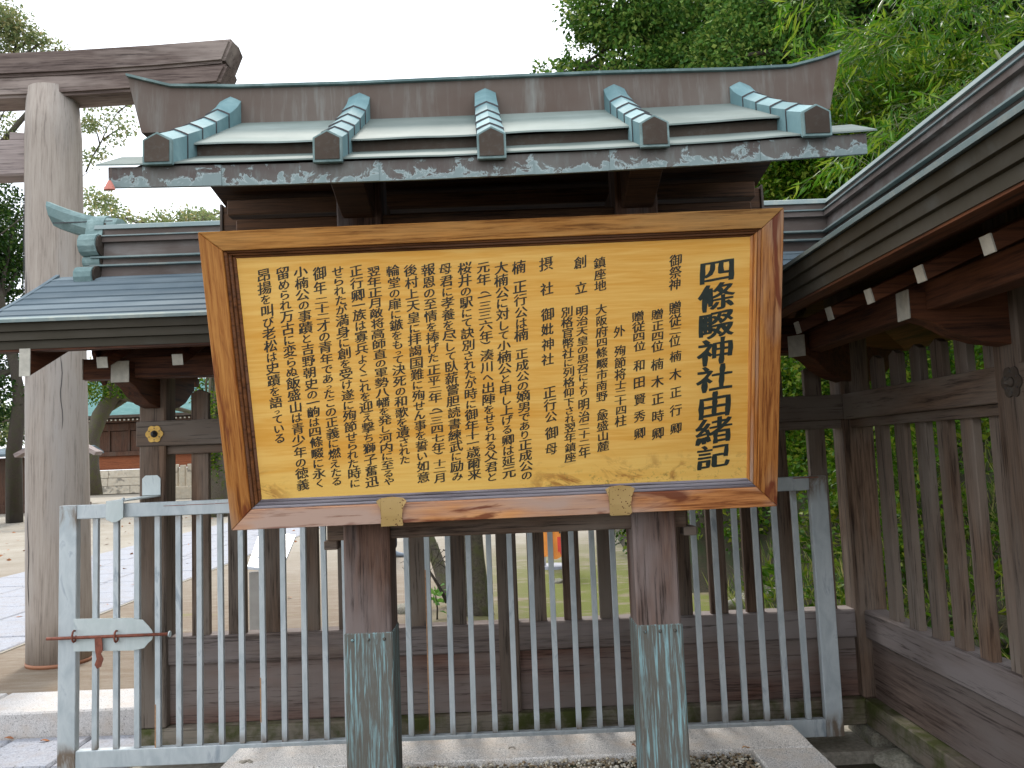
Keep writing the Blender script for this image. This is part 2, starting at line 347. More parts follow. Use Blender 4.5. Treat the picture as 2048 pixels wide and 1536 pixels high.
def loft(bm, rings, cap=True, closed=True, smooth=False, mi=0):
    vs = [[bm.verts.new(Vector(p)) for p in r] for r in rings]; n = len(rings[0])
    for a, b in zip(vs, vs[1:]):
        for i in range(n if closed else n-1):
            f = bm.faces.new([a[i], a[(i+1) % n], b[(i+1) % n], b[i]]); f.smooth = smooth; f.material_index = mi
    if cap and closed:
        bm.faces.new(vs[0][::-1]).material_index = mi; bm.faces.new(vs[-1]).material_index = mi
def tube(bm, path, rad, seg=8, cap=True, smooth=True, wob=0.0):
    path = [Vector(p) for p in path]; rad = rad if isinstance(rad, (list, tuple)) else [rad]*len(path)
    rings = []; u = None
    for i, p in enumerate(path):
        d = (path[min(i+1, len(path)-1)]-path[max(i-1, 0)]).normalized()
        if u is None: u = d.orthogonal().normalized()
        u = (u - d*u.dot(d)).normalized(); v = d.cross(u)
        rings.append([p + (u*math.cos(2*math.pi*k/seg)+v*math.sin(2*math.pi*k/seg))*rad[i]*(1+(noise.noise(p*3+Vector((k*1.7, 0, 0)))*wob if wob else 0)) for k in range(seg)])
    loft(bm, rings, cap, True, smooth)
def obox(name, a, b, mat, parent=None, bev=.004, M=None):
    bm = bmesh.new(); box(bm, a, b, bev); return done(bm, name, mat, parent, M)
def copy_obj(src, parent, M):
    o = src.copy(); COL.objects.link(o); o.parent = parent
    o.matrix_local = (PM[parent.name].inverted() @ M) if parent is not None else M
    PM[o.name] = M.copy(); return o
def fastmesh(name, V, Fc, mat, parent=None, M=None):
    V = np.asarray(V, dtype=np.float32); Fc = np.asarray(Fc, dtype=np.int32); me = bpy.data.meshes.new(name)
    k = Fc.shape[1]; me.vertices.add(len(V)); me.vertices.foreach_set('co', V.ravel())
    me.loops.add(Fc.size); me.loops.foreach_set('vertex_index', Fc.ravel()); me.polygons.add(len(Fc))
    me.polygons.foreach_set('loop_start', np.arange(0, Fc.size, k, dtype=np.int32)); me.polygons.foreach_set('loop_total', np.full(len(Fc), k, dtype=np.int32))
    me.update(); me.validate(); return link(name, me, mat, parent, M)

# ------------------------------------------------------------------ foliage
def unit(a): return a/np.maximum(np.linalg.norm(a, axis=1, keepdims=True), 1e-9)
def leaf_faces(P, D, ln, wd, fold=.25):
    """two triangles per leaf; P base points, D leaf directions"""
    n = len(P); D = unit(D); rv = RNG.normal(size=(n, 3)); rv[:, 2] += 1.2
    S = unit(np.cross(D, rv)); Nn = np.cross(S, D)
    ln = (ln*RNG.uniform(.65, 1.25, n))[:, None]; wd = (wd*RNG.uniform(.7, 1.2, n))[:, None]
    mid = P + D*ln*.45
    V = np.stack([P, mid+S*wd*.5+Nn*wd*fold, P+D*ln, mid-S*wd*.5+Nn*wd*fold], 1).reshape(-1, 3)
    i = np.arange(n)*4; Fc = np.concatenate([np.stack([i, i+1, i+2], 1), np.stack([i, i+2, i+3], 1)])
    return V, Fc
def clump_leaves(cl, per, ln, wd, droop=.25, shell=.55, squash=.75):
    """cl: list of (centre, radius); leaves sit mostly in the outer shell of each clump"""
    Ps, Ds = [], []
    for c, r in cl:
        n = int(per*r*r) + 12
        d = unit(RNG.normal(size=(n, 3))); d[:, 2] = np.abs(d[:, 2])*1.0 - (RNG.random(n) < .35)*np.abs(d[:, 2])*1.6
        rr = r*(shell + (1-shell)*RNG.random(n)**.5)*RNG.uniform(.8, 1.12, n)
        p = np.array(c) + d*rr[:, None]*np.array([1, 1, squash])
        Ps.append(p); g = d*.8 + RNG.normal(size=(n, 3))*.55; g[:, 2] -= droop; Ds.append(g)
    return leaf_faces(np.concatenate(Ps), np.concatenate(Ds), ln, wd)
def branch_to(bm, a, b, r0, r1, bend=.12, seg=6):
    a, b = Vector(a), Vector(b); L_ = (b-a).length; off = Vector((random.uniform(-1, 1), random.uniform(-1, 1), random.uniform(-.2, .8)))*L_*bend
    pts = [a.lerp(b, t) + off*math.sin(t*math.pi) + Vector((random.uniform(-1, 1), random.uniform(-1, 1), 0))*L_*.02 for t in (0, .25, .5, .75, 1)]
    tube(bm, pts, [r0+(r1-r0)*t for t in (0, .25, .5, .75, 1)], seg)
def tree(name, label, base, trunk, rads, clumps, leafm, per, ln, wd, bark=None, group=None, cat='tree', nb=14, **kw):
    t = thing(name, label, cat, base, group); bm = bmesh.new(); tube(bm, trunk, rads, 10, wob=.25)
    for c, r in random.sample(clumps, min(nb, len(clumps))):
        k = random.randint(max(1, len(trunk)//2), len(trunk)-1); branch_to(bm, trunk[k], c, rads[k]*.55, .02+.01*r)
    done(bm, 'trunk', bark or M_BARK, t)
    V, Fc = clump_leaves(clumps, per, ln, wd, **kw); fastmesh('crown', V, Fc, leafm, t); return t

# ================================================================== GROUND AND PAVING
def grid_sheet(name, xs, ys, zf, mat):
    V = [(x, y, zf(x, y)) for y in ys for x in xs]; n = len(xs)
    Fc = [(j*n+i, j*n+i+1, (j+1)*n+i+1, (j+1)*n+i) for j in range(len(ys)-1) for i in range(n-1)]
    o = fastmesh(name, V, Fc, mat); o['kind'] = 'structure'; return o
def h_hill(x, y):
    e = x - 1.9 - max(0, (8-y))*.05 - max(0, y-14)*.12
    e = max(e, min((x-1.3-(y-7.3)*.05)*1.5, y-7.3))
    h = 0 if e < 0 else min(e*.95, 3.2 + e*.30)
    if y < 4.4: h *= 1
    return h + (noise.noise(Vector((x*.7, y*.7, 0)))*.25 if e > .2 else 0)
xs = [-80, -40, -20, -12, -9, -6, -4, -2.5, -1.5, -.8, -.3, .3, .8, 1.2, 1.6, 1.9, 2.5]
grid_sheet('ground', xs, [4.72, 5, 5.6, 6.2, 7, 8, 9, 10.5, 12, 15, 20, 30, 45, 70, 140],
           lambda x, y: .22 + (.10*math.exp(-((x+.35)**2*4 + (y-6.5)**2*3)) if abs(y-6.5) < 1.3 else 0), M_SAND)
hx = [1.9+.35*i for i in range(40)] + [18, 26, 40, 70]
grid_sheet('bank', [1.22+.08*i for i in range(10)], [7.2+.3*i for i in range(22)]+[16, 20, 30, 60], lambda x, y: .17 + h_hill(x, y), M_HILL)
grid_sheet('hillside', hx, [-4, -2] + [0+.5*i for i in range(40)] + [22, 26, 34, 50, 90, 140], lambda x, y: (.05 if y < 4.2 else .215) + h_hill(x, y), M_HILL)
grid_sheet('front_ground', [-30, -10, -4, -2.4, -1.2, 0, 1.2, 1.9], [-12, -4, -1, .5, 2, 3, 3.8, 4.6, 4.85],
           lambda x, y: .02 + noise.noise(Vector((x*2, y*2, 3)))*.012, M_SOIL)

def rough_slab(name, x0, x1, y0, y1, z0, z1, mat, parent=None, bev=.012, amp=.004):
    bm = bmesh.new(); box(bm, (x0, y0, z0), (x1, y1, z1), bev)
    for v in bm.verts: v.co += Vector([noise.noise(v.co*3+Vector((k*7, 0, 0)))*amp*2 for k in range(3)])
    return done(bm, name, mat, parent)
pav = obox('pavement', (-9, 4.04, .0), (-1.86, 4.50, .085), M_MORTAR, None, .01); pav['kind'] = 'structure'
for i, (a, b) in enumerate([(-1.87, -2.24), (-2.25, -2.66), (-2.67, -3.3), (-3.31, -4.1), (-4.11, -5.0), (-5.01, -6.0)]):
    rough_slab('paving_slab', b, a, 4.03, 4.46, .02, .103 + .003*(i % 2), M_SLAB, pav, .012)
stp = obox('stone_step', (-9, 4.53, .05), (-1.9, 4.84, .20), M_MORTAR, None, .01); stp['kind'] = 'structure'
for a, b in [(-1.6, -2.93), (-2.945, -4.4), (-4.415, -6.0)]:
    rough_slab('step_block', b, a, 4.49, 4.87, .06, .232, M_STEP, stp, .010, .006)
path = obox('path', (-6.35, 5.2, .05), (-3.68, 60, .226), M_MORTAR, None, 0); path['kind'] = 'structure'
y = 5.2; k = 0
while y < 16:
    dy = random.uniform(.62, .85); x = -6.33 + (0 if k % 2 else -.0)
    cuts = [-6.33, -5.45 + random.uniform(-.1, .1), -4.6 + random.uniform(-.1, .1), -3.7]
    for a, b in zip(cuts, cuts[1:]):
        rough_slab('paving_slab', a+.008, b-.008, y+.008, y+dy-.008, .15, .234+random.uniform(-.002, .003), M_SLAB, path, .008, .002)
    y += dy; k += 1
far = obox('far_paving', (-6.33, y, .15), (-3.7, 59.9, .234), M_SLAB, path, 0); far['kind'] = 'stuff'
# concrete footing under the fence corner and under the gate
fo = obox('concrete_footing', (-1.9, 3.86, .0), (1.95, 4.32, .072), M_MORTAR, None, .012); fo['kind'] = 'structure'

# granite kerb frame round the sign posts, gravel inside
kerb = thing('granite_kerb', 'speckled granite kerb frame round the gravel bed below the signboard', 'kerb', (0, 3.0, 0))
rough_slab('kerb_stone', -1.215, 1.208, 3.395, 3.66, 0, .280, M_GRAN, kerb, .006, .003)
rough_slab('kerb_stone', .945, 1.210, 2.35, 3.388, 0, .278, M_GRAN, kerb, .006, .003)
rough_slab('kerb_stone', -1.218, -.955, 2.35, 3.388, 0, .277, M_GRAN, kerb, .006, .003)
rough_slab('kerb_stone', -1.21, 1.205, 2.09, 2.343, 0, .277, M_GRAN, kerb, .006, .003)
for px, py, r in ((1022, 1496, .016), (500, 1522, .035), (1262, 1484, .02)):
    c = at(px, py, Z=.281); bm = bmesh.new()
    for j in range(5): 
        t = bmesh.new(); bmesh.ops.create_icosphere(t, subdivisions=1, radius=r*.35); 
        bmesh.ops.transform(t, matrix=Matrix.Translation(c+Vector((random.uniform(-r, r), random.uniform(-r, r)*.8, 0))) @ Matrix.Diagonal((1, 1, .5, 1)), verts=t.verts); merge(bm, t)
    done(bm, 'mortar_patch', M_MORTAR, kerb)
bed = obox('gravel_bed', (-.95, 2.35, .0), (.94, 3.39, .248), M_SOIL, None, 0); bed['kind'] = 'structure'
def pebbles():
    t = bmesh.new(); bmesh.ops.create_icosphere(t, subdivisions=1, radius=1); bv = np.array([v.co[:] for v in t.verts]); bf = np.array([[v.index for v in f.verts] for f in t.faces]); t.free()
    n = 9000; nv = len(bv)
    P = np.stack([RNG.uniform(-.945, .935, n), RNG.uniform(2.75, 3.39, n), .250+RNG.random(n)*.018], 1)
    s = RNG.uniform(.004, .0095, n)[:, None]*np.array([1, .8, .6])*RNG.uniform(.7, 1.25, (n, 3))
    a = RNG.uniform(0, 6.28, n); ca, sa = np.cos(a), np.sin(a)
    V = bv[None]*s[:, None, :]*RNG.uniform(.85, 1.15, (n, nv, 1)); X = V[..., 0]*ca[:, None]-V[..., 1]*sa[:, None]; Yv = V[..., 0]*sa[:, None]+V[..., 1]*ca[:, None]
    V = np.stack([X, Yv, V[..., 2]], -1)+P[:, None]; Fc = (bf[None]+(np.arange(n)*nv)[:, None, None]).reshape(-1, 3)
    m, nt, bs = newmat('mixed_gravel'); g = nd(nt, 'ShaderNodeNewGeometry'); r = nd(nt, 'ShaderNodeValToRGB'); e = r.color_ramp.elements
    e[0].color = (.10, .075, .045, 1); e[1].color = (.72, .68, .58, 1)
    for p, c in ((.3, (.28, .2, .11)), (.55, (.36, .33, .29)), (.75, (.55, .47, .33))): e.new(p).color = c4(c)
    nt.links.new(g.outputs['Random Per Island'], r.inputs[0]); nt.links.new(r.outputs[0], bs.inputs['Base Color']); bs.inputs['Roughness'].default_value = .7
    return fastmesh('gravel', V.reshape(-1, 3), Fc, m)
setp(pebbles(), 'loose tan and white gravel inside the granite kerb', 'gravel', kind='stuff')

# ================================================================== ROOFED SLATTED FENCES (two runs meeting in a corner)
XC, YC = 1.76, 4.10
EAVE_D, EAVE_Z = .715, 2.14
class Run:
    """local s along the run, d out towards the viewer's side, z up"""
    def __init__(self, kind): self.k = kind
    def p(self, s, d, z): return Vector((s, YC-d, z)) if self.k == 'back' else Vector((XC-d, s, z))
    def ax(self): return 'x' if self.k == 'back' else 'y'
    def corner(self, d): return XC-d if self.k == 'back' else YC-d
RB, RR = Run('back'), Run('right')
END = {'back': -2.20, 'right': -1.2}
def run_prism(name, run, prof, mat, parent, s0=None, mitre=True, s1=None, bev=0.0):
    s0 = END[run.k] if s0 is None else s0; bm = bmesh.new()
    a = [run.p(s0, d, z) for d, z in prof]; b = [run.p(run.corner(d) if s1 is None else s1, d, z) for d, z in prof]
    loft(bm, [a, b]); 
    if bev: bmesh.ops.recalc_face_normals(bm, faces=bm.faces); bmesh.ops.bevel(bm, geom=bm.edges[:], offset=bev, segments=1, affect='EDGES')
    return done(bm, name, mat, parent)
def rect(d0, d1, z0, z1): return [(d0, z0), (d1, z0), (d1, z1), (d0, z1)]
def rb(name, run, s0, s1, d0, d1, z0, z1, mat, parent, bev=.004):
    a = run.p(s0, d0, z0); b = run.p(s1, d1, z1); return obox(name, a, b, mat, parent, bev)
def roof_z(d):
    t = max(0, (EAVE_D-d)/(EAVE_D-.10)); return EAVE_Z + (2.475-EAVE_Z)*t**1.12
def upturn(run, s): 
    return .0
def fence_run(run, t, posts, slats, rafters):
    A = run.ax(); s0 = END[run.k]; st = posts[0][0]-.075 if run.k == 'back' else END['right']
    # sill, panel planks, rail, main beam and batten, mitred into the corner
    run_prism('sill', run, rect(-.09, .07, .135, .255), W['sill_'+A], t, st, bev=.006)
    cuts = [p[0] for p in posts]; 
    ends = sorted(cuts+[run.corner(.015)])
    if run.k == 'right': ends = [END['right']]+ends
    for a, b in zip(ends, ends[1:]):
        zz = [.257, .541]
        for z0, z1 in zip(zz, zz[1:]): rb('plank', run, a+.02, b-.02, -.02, .015+random.uniform(0, .003), z0+.001, z1-.001, W['panel_'+A], t, .002)
    rs = posts[0][0]+.06 if run.k == 'back' else END['right']
    run_prism('lower_rail', run, rect(-.07, .042, .543, .678), W['rail_'+A], t, rs, bev=.007)
    run_prism('beam', run, rect(-.065, .072, 1.612, 1.737), W['fence_'+A], t, st-.002, bev=.004)
    run_prism('batten', run, rect(-.045, .040, 1.570, 1.611), W['fence_'+A], t, rs, bev=.002)
    for s, wd in posts:
        big = wd > .11
        rb('post', run, s-wd/2, s+wd/2, -wd/2, wd/2, .256, 2.33, W['fence_z'], t, .007)
    src = None
    for s in slats:
        bm = bmesh.new(); a = run.p(-.04, -.028, .672); b = run.p(.04, .028, 1.86)
        lo = Vector([min(a[i], b[i]) for i in range(3)]); hi = Vector([max(a[i], b[i]) for i in range(3)])
        if src is None:
            # slat with a shallow pointed head
            if run.k == 'back': pr = [(-.043, 0), (.043, 0), (.043, 1.20), (0, 1.22), (-.043, 1.20)]; pts = [(x, -.018, z-.6) for x, z in pr]; dd = (0, .036, 0)
            else: pr = [(-.042, 0), (.042, 0), (.042, 1.21), (0, 1.23), (-.042, 1.21)]; pts = [(-.017, x, z-.6) for x, z in pr]; dd = (.034, 0, 0)
            prism(bm, pts, dd, .003); src = done(bm, 'slat', W['fence_z'], t, Matrix.Translation(run.p(s, 0, 1.272)), keep=True)
        else: bm.free(); copy_obj(src, t, Matrix.Translation(run.p(s, 0, 1.272)))
    # eave purlin, wall plate
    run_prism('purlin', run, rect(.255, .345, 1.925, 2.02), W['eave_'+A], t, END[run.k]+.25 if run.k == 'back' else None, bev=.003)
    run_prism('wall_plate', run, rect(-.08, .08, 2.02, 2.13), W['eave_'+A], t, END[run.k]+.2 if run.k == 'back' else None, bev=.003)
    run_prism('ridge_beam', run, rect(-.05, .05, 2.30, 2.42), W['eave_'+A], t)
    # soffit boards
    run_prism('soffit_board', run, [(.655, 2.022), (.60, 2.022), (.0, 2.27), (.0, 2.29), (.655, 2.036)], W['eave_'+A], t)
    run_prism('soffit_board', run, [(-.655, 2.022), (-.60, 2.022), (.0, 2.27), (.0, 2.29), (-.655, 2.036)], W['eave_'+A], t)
    # rafters with chalk-white ends
    for s in rafters:
        for sg in (1, -1):
            lim = run.corner(sg*.52)
            if s > lim-.03: continue
            bm = bmesh.new(); pr = [(.53, 1.955), (.54, 1.998), (.0, 2.235), (.0, 2.18)]
            prism(bm, [run.p(s-.022, sg*d, z) for d, z in pr], run.p(.044, 0, 0)-run.p(0, 0, 0), .002); r = done(bm, 'rafter', W['eave_'+('y' if A == 'x' else 'x')], t)
            if sg == 1:
                bm = bmesh.new(); prism(bm, [run.p(s-.0235, d, z) for d, z in [(.531, 1.953), (.541, 2.0), (.5455, 2.0), (.5355, 1.953)]], run.p(.047, 0, 0)-run.p(0, 0, 0)); done(bm, 'white_end', WHITE_END, r)
    # fascia of three stepped strips, pale drip edge
    for sg in (1, -1):
        for i, (z0, z1) in enumerate([(2.102, 2.139), (2.066, 2.1005), (2.030, 2.0645)]):
            d = .700-.018*i
            run_prism('fascia_strip', run, [(sg*(d-.03), z0), (sg*(d-.004), z0), (sg*d, z1), (sg*(d-.03), z1)], M_FFASC, t)
        n = 8; ds = [EAVE_D-(EAVE_D-.10)*i/n for i in range(n+1)]
        for i in range(n):
            d0, d1 = ds[i], ds[i+1]-.02; z0, z1 = roof_z(ds[i]), roof_z(max(.1, ds[i+1]-.02)); up = .010
            run_prism('copper_course' if i else 'drip_edge', run, [(sg*d0, z0-.004), (sg*d0, z0+up), (sg*d1, z1+.002), (sg*d1, z1-.012)], M_LIP if not i and False else M_FROOF, t)
        run_prism('drip_edge', run, [(sg*(EAVE_D+.006), EAVE_Z-.004), (sg*(EAVE_D+.008), EAVE_Z+.009), (sg*(EAVE_D-.02), EAVE_Z+.022), (sg*(EAVE_D-.02), EAVE_Z+.008)], M_LIP, t)
    # stepped ridge
    rs_ = END[run.k]+.17 if run.k == 'back' else None
    for w0, w1, z0, z1, mm in [(.115, .11, 2.44, 2.512, M_FRIDGE), (.135, .135, 2.512, 2.520, M_LIP), (.105, .10, 2.520, 2.556, M_FRIDGE), (.128, .128, 2.556, 2.564, M_LIP),
                               (.092, .087, 2.564, 2.640, M_FRIDGE), (.112, .108, 2.640, 2.668, M_FRIDGE), (.118, .118, 2.668, 2.674, M_LIP), (.085, .082, 2.674, 2.712, M_FRIDGE)]:
        run_prism('ridge_course', run, [(-w0, z0), (w0, z0), (w1, z1), (-w1, z1)], mm, t, rs_)
    run_prism('ridge_cap', run, [(-.095, 2.712), (.095, 2.712), (.085, 2.735), (.05, 2.748), (0, 2.752), (-.05, 2.748), (-.085, 2.735)], M_LIP, t, rs_)
def bracket_arm(run, s, t, diag=False, half=.040):
    """boat shaped arm carrying the purlin, white painted end"""
    bm = bmesh.new(); pr = [(-.38, 1.925), (-.38, 1.995), (.40, 1.995), (.40, 1.905), (.33, 1.885), (.26, 1.845), (.17, 1.815), (.06, 1.80), (-.06, 1.80), (-.17, 1.815), (-.26, 1.845)]
    wd = half
    if not diag: prism(bm, [run.p(s-wd, d, z) for d, z in pr], run.p(2*wd, 0, 0)-run.p(0, 0, 0), .003)
    else:
        q = Vector((-1, -1, 0)); nrm = Vector((1, -1, 0)).normalized()
        P = lambda d, z: Vector((XC, YC, z)) + q*d
        prism(bm, [P(d, z)-nrm*wd for d, z in pr], nrm*2*wd, .003)
    a = done(bm, 'bracket_arm', W['eave_'+('y' if run.k == 'back' else 'x')], t)
    bm = bmesh.new()
    if not diag: prism(bm, [run.p(s-wd-.001, .4005, z) for z in (1.900, 1.998)][::1] + [run.p(s+wd+.001, .4005, z) for z in (1.998, 1.900)], run.p(0, .005, 0)-run.p(0, 0, 0), .001)
    else:
        prism(bm, [P(.4005, 1.9)-nrm*wd, P(.4005, 1.998)-nrm*wd, P(.4005, 1.998)+nrm*wd, P(.4005, 1.9)+nrm*wd], q*.004)
    done(bm, 'white_end', WHITE_END, a)
def ornament(run, s, z, t, mat, d=.073, r=.040):
    bm = bmesh.new(); pts = []
    for k in range(48):
        a = 2*math.pi*k/48; rr = r*(1+.10*abs(math.cos(3*a))-.10*abs(math.sin(3*a))**3)
        pts.append(run.p(s+rr*math.cos(a), d, z+rr*math.sin(a)))
    prism(bm, pts, run.p(0, .005, 0)-run.p(0, 0, 0)); o = done(bm, 'flower_plate', mat, t)
    bm = bmesh.new(); tube(bm, [run.p(s, d+.005, z), run.p(s, d+.012, z), run.p(s, d+.016, z), run.p(s, d+.030, z)], [.018, .016, .008, .005], 10); done(bm, 'boss', M_IRON if mat is M_GOLD else mat, o)
    for k in range(6):
        a = math.pi/6+k*math.pi/3; c = (s+r*.72*math.cos(a), z+r*.72*math.sin(a)); bm = bmesh.new()
        prism(bm, [run.p(c[0]+.0045*math.cos(a+b), d+.0051, c[1]+.0045*math.sin(a+b)) for b in (math.pi, math.pi/3, -math.pi/3)], run.p(0, .0012, 0)-run.p(0, 0, 0)); done(bm, 'pierced_heart', M_IRON, o)

PB = [(-1.750, .130), (-.02, .100)]
SB = [-1.552, -1.365, -1.178, -.990, -.805, -.618, -.432, -.215] + [.165+.187*i for i in range(9)]
SB = [at(px, 1150, Y=4.07).x for px in (399, 472, 544, 618, 692, 757, 832, 912, 1073, 1143, 1215, 1290, 1366, 1437, 1509, 1575, 1655)]
fb = thing('roofed_fence', 'dark slatted timber fence with blue grey copper roof running behind the steel gate', 'fence', (-1.75, 4.1, .135), 'roofed timber fence runs')
fence_run(RB, fb, PB, SB, [-2.095+.331*i for i in range(12)])
for s, wd in PB: bracket_arm(RB, s, fb)
ornament(RB, -1.735, 1.672, fb, M_GOLD)
fr = thing('roofed_fence', 'dark slatted timber fence run coming forward along the right edge', 'fence', (1.76, 1.5, .135), 'roofed timber fence runs')
PR = [(-.9, .14), (.9, .14), (2.69, .145)]
SR = [3.777, 3.585, 3.398, 3.228, 3.055, 2.868, 2.50, 2.31, 2.12, 1.93, 1.74, 1.55, 1.36, 1.17, .68, .49, .3]
fence_run(RR, fr, PR, SR, [3.302-.3315*i for i in range(-1, 13)])
for s, wd in PR: bracket_arm(RR, s, fr)
bracket_arm(RR, 0, fr, diag=True)
ornament(RR, 2.665, 1.676, fr, M_DARKCU, r=.05)
# corner post carrying both runs
obox('corner_post', (1.685, 4.025, .256), (1.835, 4.175, 2.33), W['fence_z'], fb, .012)
obox('plinth_stone', (1.66, 3.90, .0), (1.90, 4.2, .134), M_ROCK, fb, .02)
BX = at(40, 720, Y=3.445).x
# left end of the back fence roof: barge board, finial, scroll plate, pendant
for sg in (1, -1):
    bm = bmesh.new(); prism(bm, [(BX, YC-sg*.655, 1.915), (BX, YC-sg*.655, 2.03), (BX, YC-sg*.03, 2.33), (BX, YC-sg*.03, 2.21)], (.045, 0, 0), .003); done(bm, 'barge_board', W['eave_y'], fb)
obox('white_end', (BX-.001, YC-.6605, 1.913), (BX+.046, YC-.6555, 2.033), WHITE_END, fb, .001)
obox('white_end', (-1.953, 3.753, 1.923), (-1.9485, 3.847, 2.022), WHITE_END, fb, .001)
for sg in (1, -1):
    bm = bmesh.new(); n = 8; loft(bm, [[(-2.215, YC-sg*d, roof_z(d)+h) for d, h in [(EAVE_D-(EAVE_D-.1)*i/n, .010) for i in range(n+1)] + [(EAVE_D-(EAVE_D-.1)*i/n, -.03) for i in range(n, -1, -1)]],
        [(-2.195, YC-sg*d, roof_z(d)+h) for d, h in [(EAVE_D-(EAVE_D-.1)*i/n, .010) for i in range(n+1)] + [(EAVE_D-(EAVE_D-.1)*i/n, -.03) for i in range(n, -1, -1)]]]); done(bm, 'verge_edge', M_FROOF, fb)
bm = bmesh.new(); rings = []
for i in range(9):
    t_ = i/8; x = -1.93-.36*t_; z = 2.742+.105*t_**1.7; w_ = .072-.012*t_; h = .045
    sec = [(-w_, -h*.9), (-w_, h*.2), (-w_*.7, h*.8), (0, h), (w_*.7, h*.8), (w_, h*.2), (w_, -h*.9), (w_*.5, -h*1.3-.03*t_), (-w_*.5, -h*1.3-.03*t_)]
    rings.append([(x - b*.25*t_, YC+a, z+b) for a, b in sec])
loft(bm, rings, smooth=False); done(bm, 'upturned_finial', M_VERD, fb)
obox('finial_seam', (-2.25, YC-.068, 2.758), (-1.95, YC-.064, 2.763), M_IRON, fb, 0)
bm = bmesh.new()   # scroll plate: lobed outline in YZ, thick in X
out_ = []
for cx_, cz, r, a0, a1 in [(0, 2.72, .085, 90, 0), (.115, 2.625, .055, 110, -80), (.09, 2.545, .03, 60, -60), (.155, 2.455, .05, 80, -100)]:
    for k in range(7):
        a = R(a0+(a1-a0)*k/6); out_.append((cx_+r*math.cos(a), cz+r*math.sin(a)))
right = [(d, z) for d, z in out_]; left = [(-d, z) for d, z in reversed(out_)]
prism(bm, [(-2.075, YC-d, z) for d, z in right+left], (.085, 0, 0)); done(bm, 'scroll_plate', M_VERD, fb)
bm = bmesh.new(); prism(bm, [(-2.075+.012, YC-d*.93, 2.6+(z-2.6)*.95) for d, z in right+left], (.082, 0, 0)); done(bm, 'scroll_core', M_DARKCU, fb)
bm = bmesh.new(); prism(bm, [(-2.03, YC-d, z) for d, z in [(-.10, 2.22), (.10, 2.22), (.11, 2.08), (.06, 2.01), (.0, 1.93), (-.06, 2.01), (-.11, 2.08)]], (.02, 0, 0)); done(bm, 'gable_pendant', W['eave_y'], fb)
bm = bmesh.new(); prism(bm, [(x, 3.80, z) for x, z in [(-1.80, 1.93), (-1.72, 1.93), (-1.765, 1.905)]], (0, .03, 0)); done(bm, 'pendant_tip', W['eave_x'], fb)

# ================================================================== STEEL GATE leaning on the fence, latch and bracket
GY = 3.85
def gx(px): return at(px, 1150, Y=GY).x
gz0, gz1 = .148, 1.345
gx0, gx1 = at(116, 1250, Y=GY).x, at(1674, 1250, Y=GY).x
gate = thing('steel_gate', 'long galvanised steel bar gate standing against the fence', 'gate', ((gx0+gx1)/2, GY, gz0))
gz1l = 1.352; 
obox('stile', (gx0, GY, gz0), (gx0+.082, GY+.04, gz1), M_STEEL, gate, .003)
obox('stile', (gx1-.082, GY, gz0), (gx1, GY+.04, gz1), M_STEEL, gate, .003)
obox('top_rail', (gx0+.0825, GY+.001, gz1-.066), (gx1-.0825, GY+.039, gz1-.001), M_STEEL, gate, .003)
obox('bottom_rail', (gx0+.0825, GY+.001, gz0+.001), (gx1-.0825, GY+.039, gz0+.080), M_STEEL, gate, .003)
bx0, bx1 = gx(188.5), gx(1600); src = None
for i in range(35):
    x = bx0+(bx1-bx0)*i/34
    if src is None:
        bm = bmesh.new(); box(bm, (-.0125, -.011, -.525), (.0125, .011, .525), .0015); src = done(bm, 'bar', M_STEEL, gate, Matrix.Translation((x, GY+.018, .754)), keep=True)
    else: copy_obj(src, gate, Matrix.Translation((x+random.uniform(-.001, .001), GY+.018, .754)) @ Matrix.Rotation(random.uniform(-.0022, .0022), 4, 'Y'))
M_RLINE = plain('rust_stain', (.30, .12, .08), .8, 0, .3, 60)
for i_, (xa_, xb_) in enumerate([(gx(327), gx(372)), (gx(373), gx(430)), (gx(431), gx(470))]):
    obox('rust_line', (xa_, GY-.0004, gz1-.021+.001*i_), (xb_, GY+.002, gz1-.0185+.001*i_), M_RLINE, gate, 0)
for px_, z_, w2, h2 in ((219, -.020, .016, .004), (224, -.030, .006, .022), (237, -.026, .018, .003), (1600, -.004, .12, .005)): obox('rust_patch', (gx(px_), GY-.0004, gz1+z_-h2), (gx(px_)+w2, GY+.002, gz1+z_), M_RLINE, gate, 0)
M_TAN = plain('tan_rust_streak', (.42, .24, .13), .8, 0, .3, 60)
for i_, za_, zb_ in ((16, .25, .98), (8, .32, .52), (3, .22, .42)):
    xx = bx0+(bx1-bx0)*i_/34-.0135; obox('rust_streak', (xx, GY+.0055, za_), (xx+.006, GY+.009, zb_), M_TAN, gate, .001)
# latch plate with ogee end
y0 = GY-.006
P = [at(px, py, Y=y0) for px, py in [(147, 1238), (262, 1236), (285, 1240), (297, 1253), (304, 1262), (306, 1270), (303, 1280), (296, 1286), (288, 1296), (268, 1301), (147, 1303)]]
bm = bmesh.new(); prism(bm, P, (0, .005, 0)); done(bm, 'latch_plate', M_PLATE, gate)
bm = bmesh.new(); a = at(93, 1278, Y=GY-.022); b = at(338, 1268, Y=GY-.022); tube(bm, [a, a.lerp(b, .3), a.lerp(b, .6), b], .0072, 8); rod = done(bm, 'bolt_rod', M_RUST, gate)
bm = bmesh.new(); tube(bm, [b, b+Vector((.006, 0, 0))], .014, 12); done(bm, 'rod_head', M_PLATE, rod)
for px in (150, 234):
    c = at(px, 1272, Y=GY-.014); bm = bmesh.new(); tube(bm, [c+Vector((0, -.008+.018*math.cos(t_), .026*math.sin(t_))) for t_ in [R(60)+R(300)*k/9 for k in range(10)]], .0045, 6); done(bm, 'staple', M_RUST, gate)
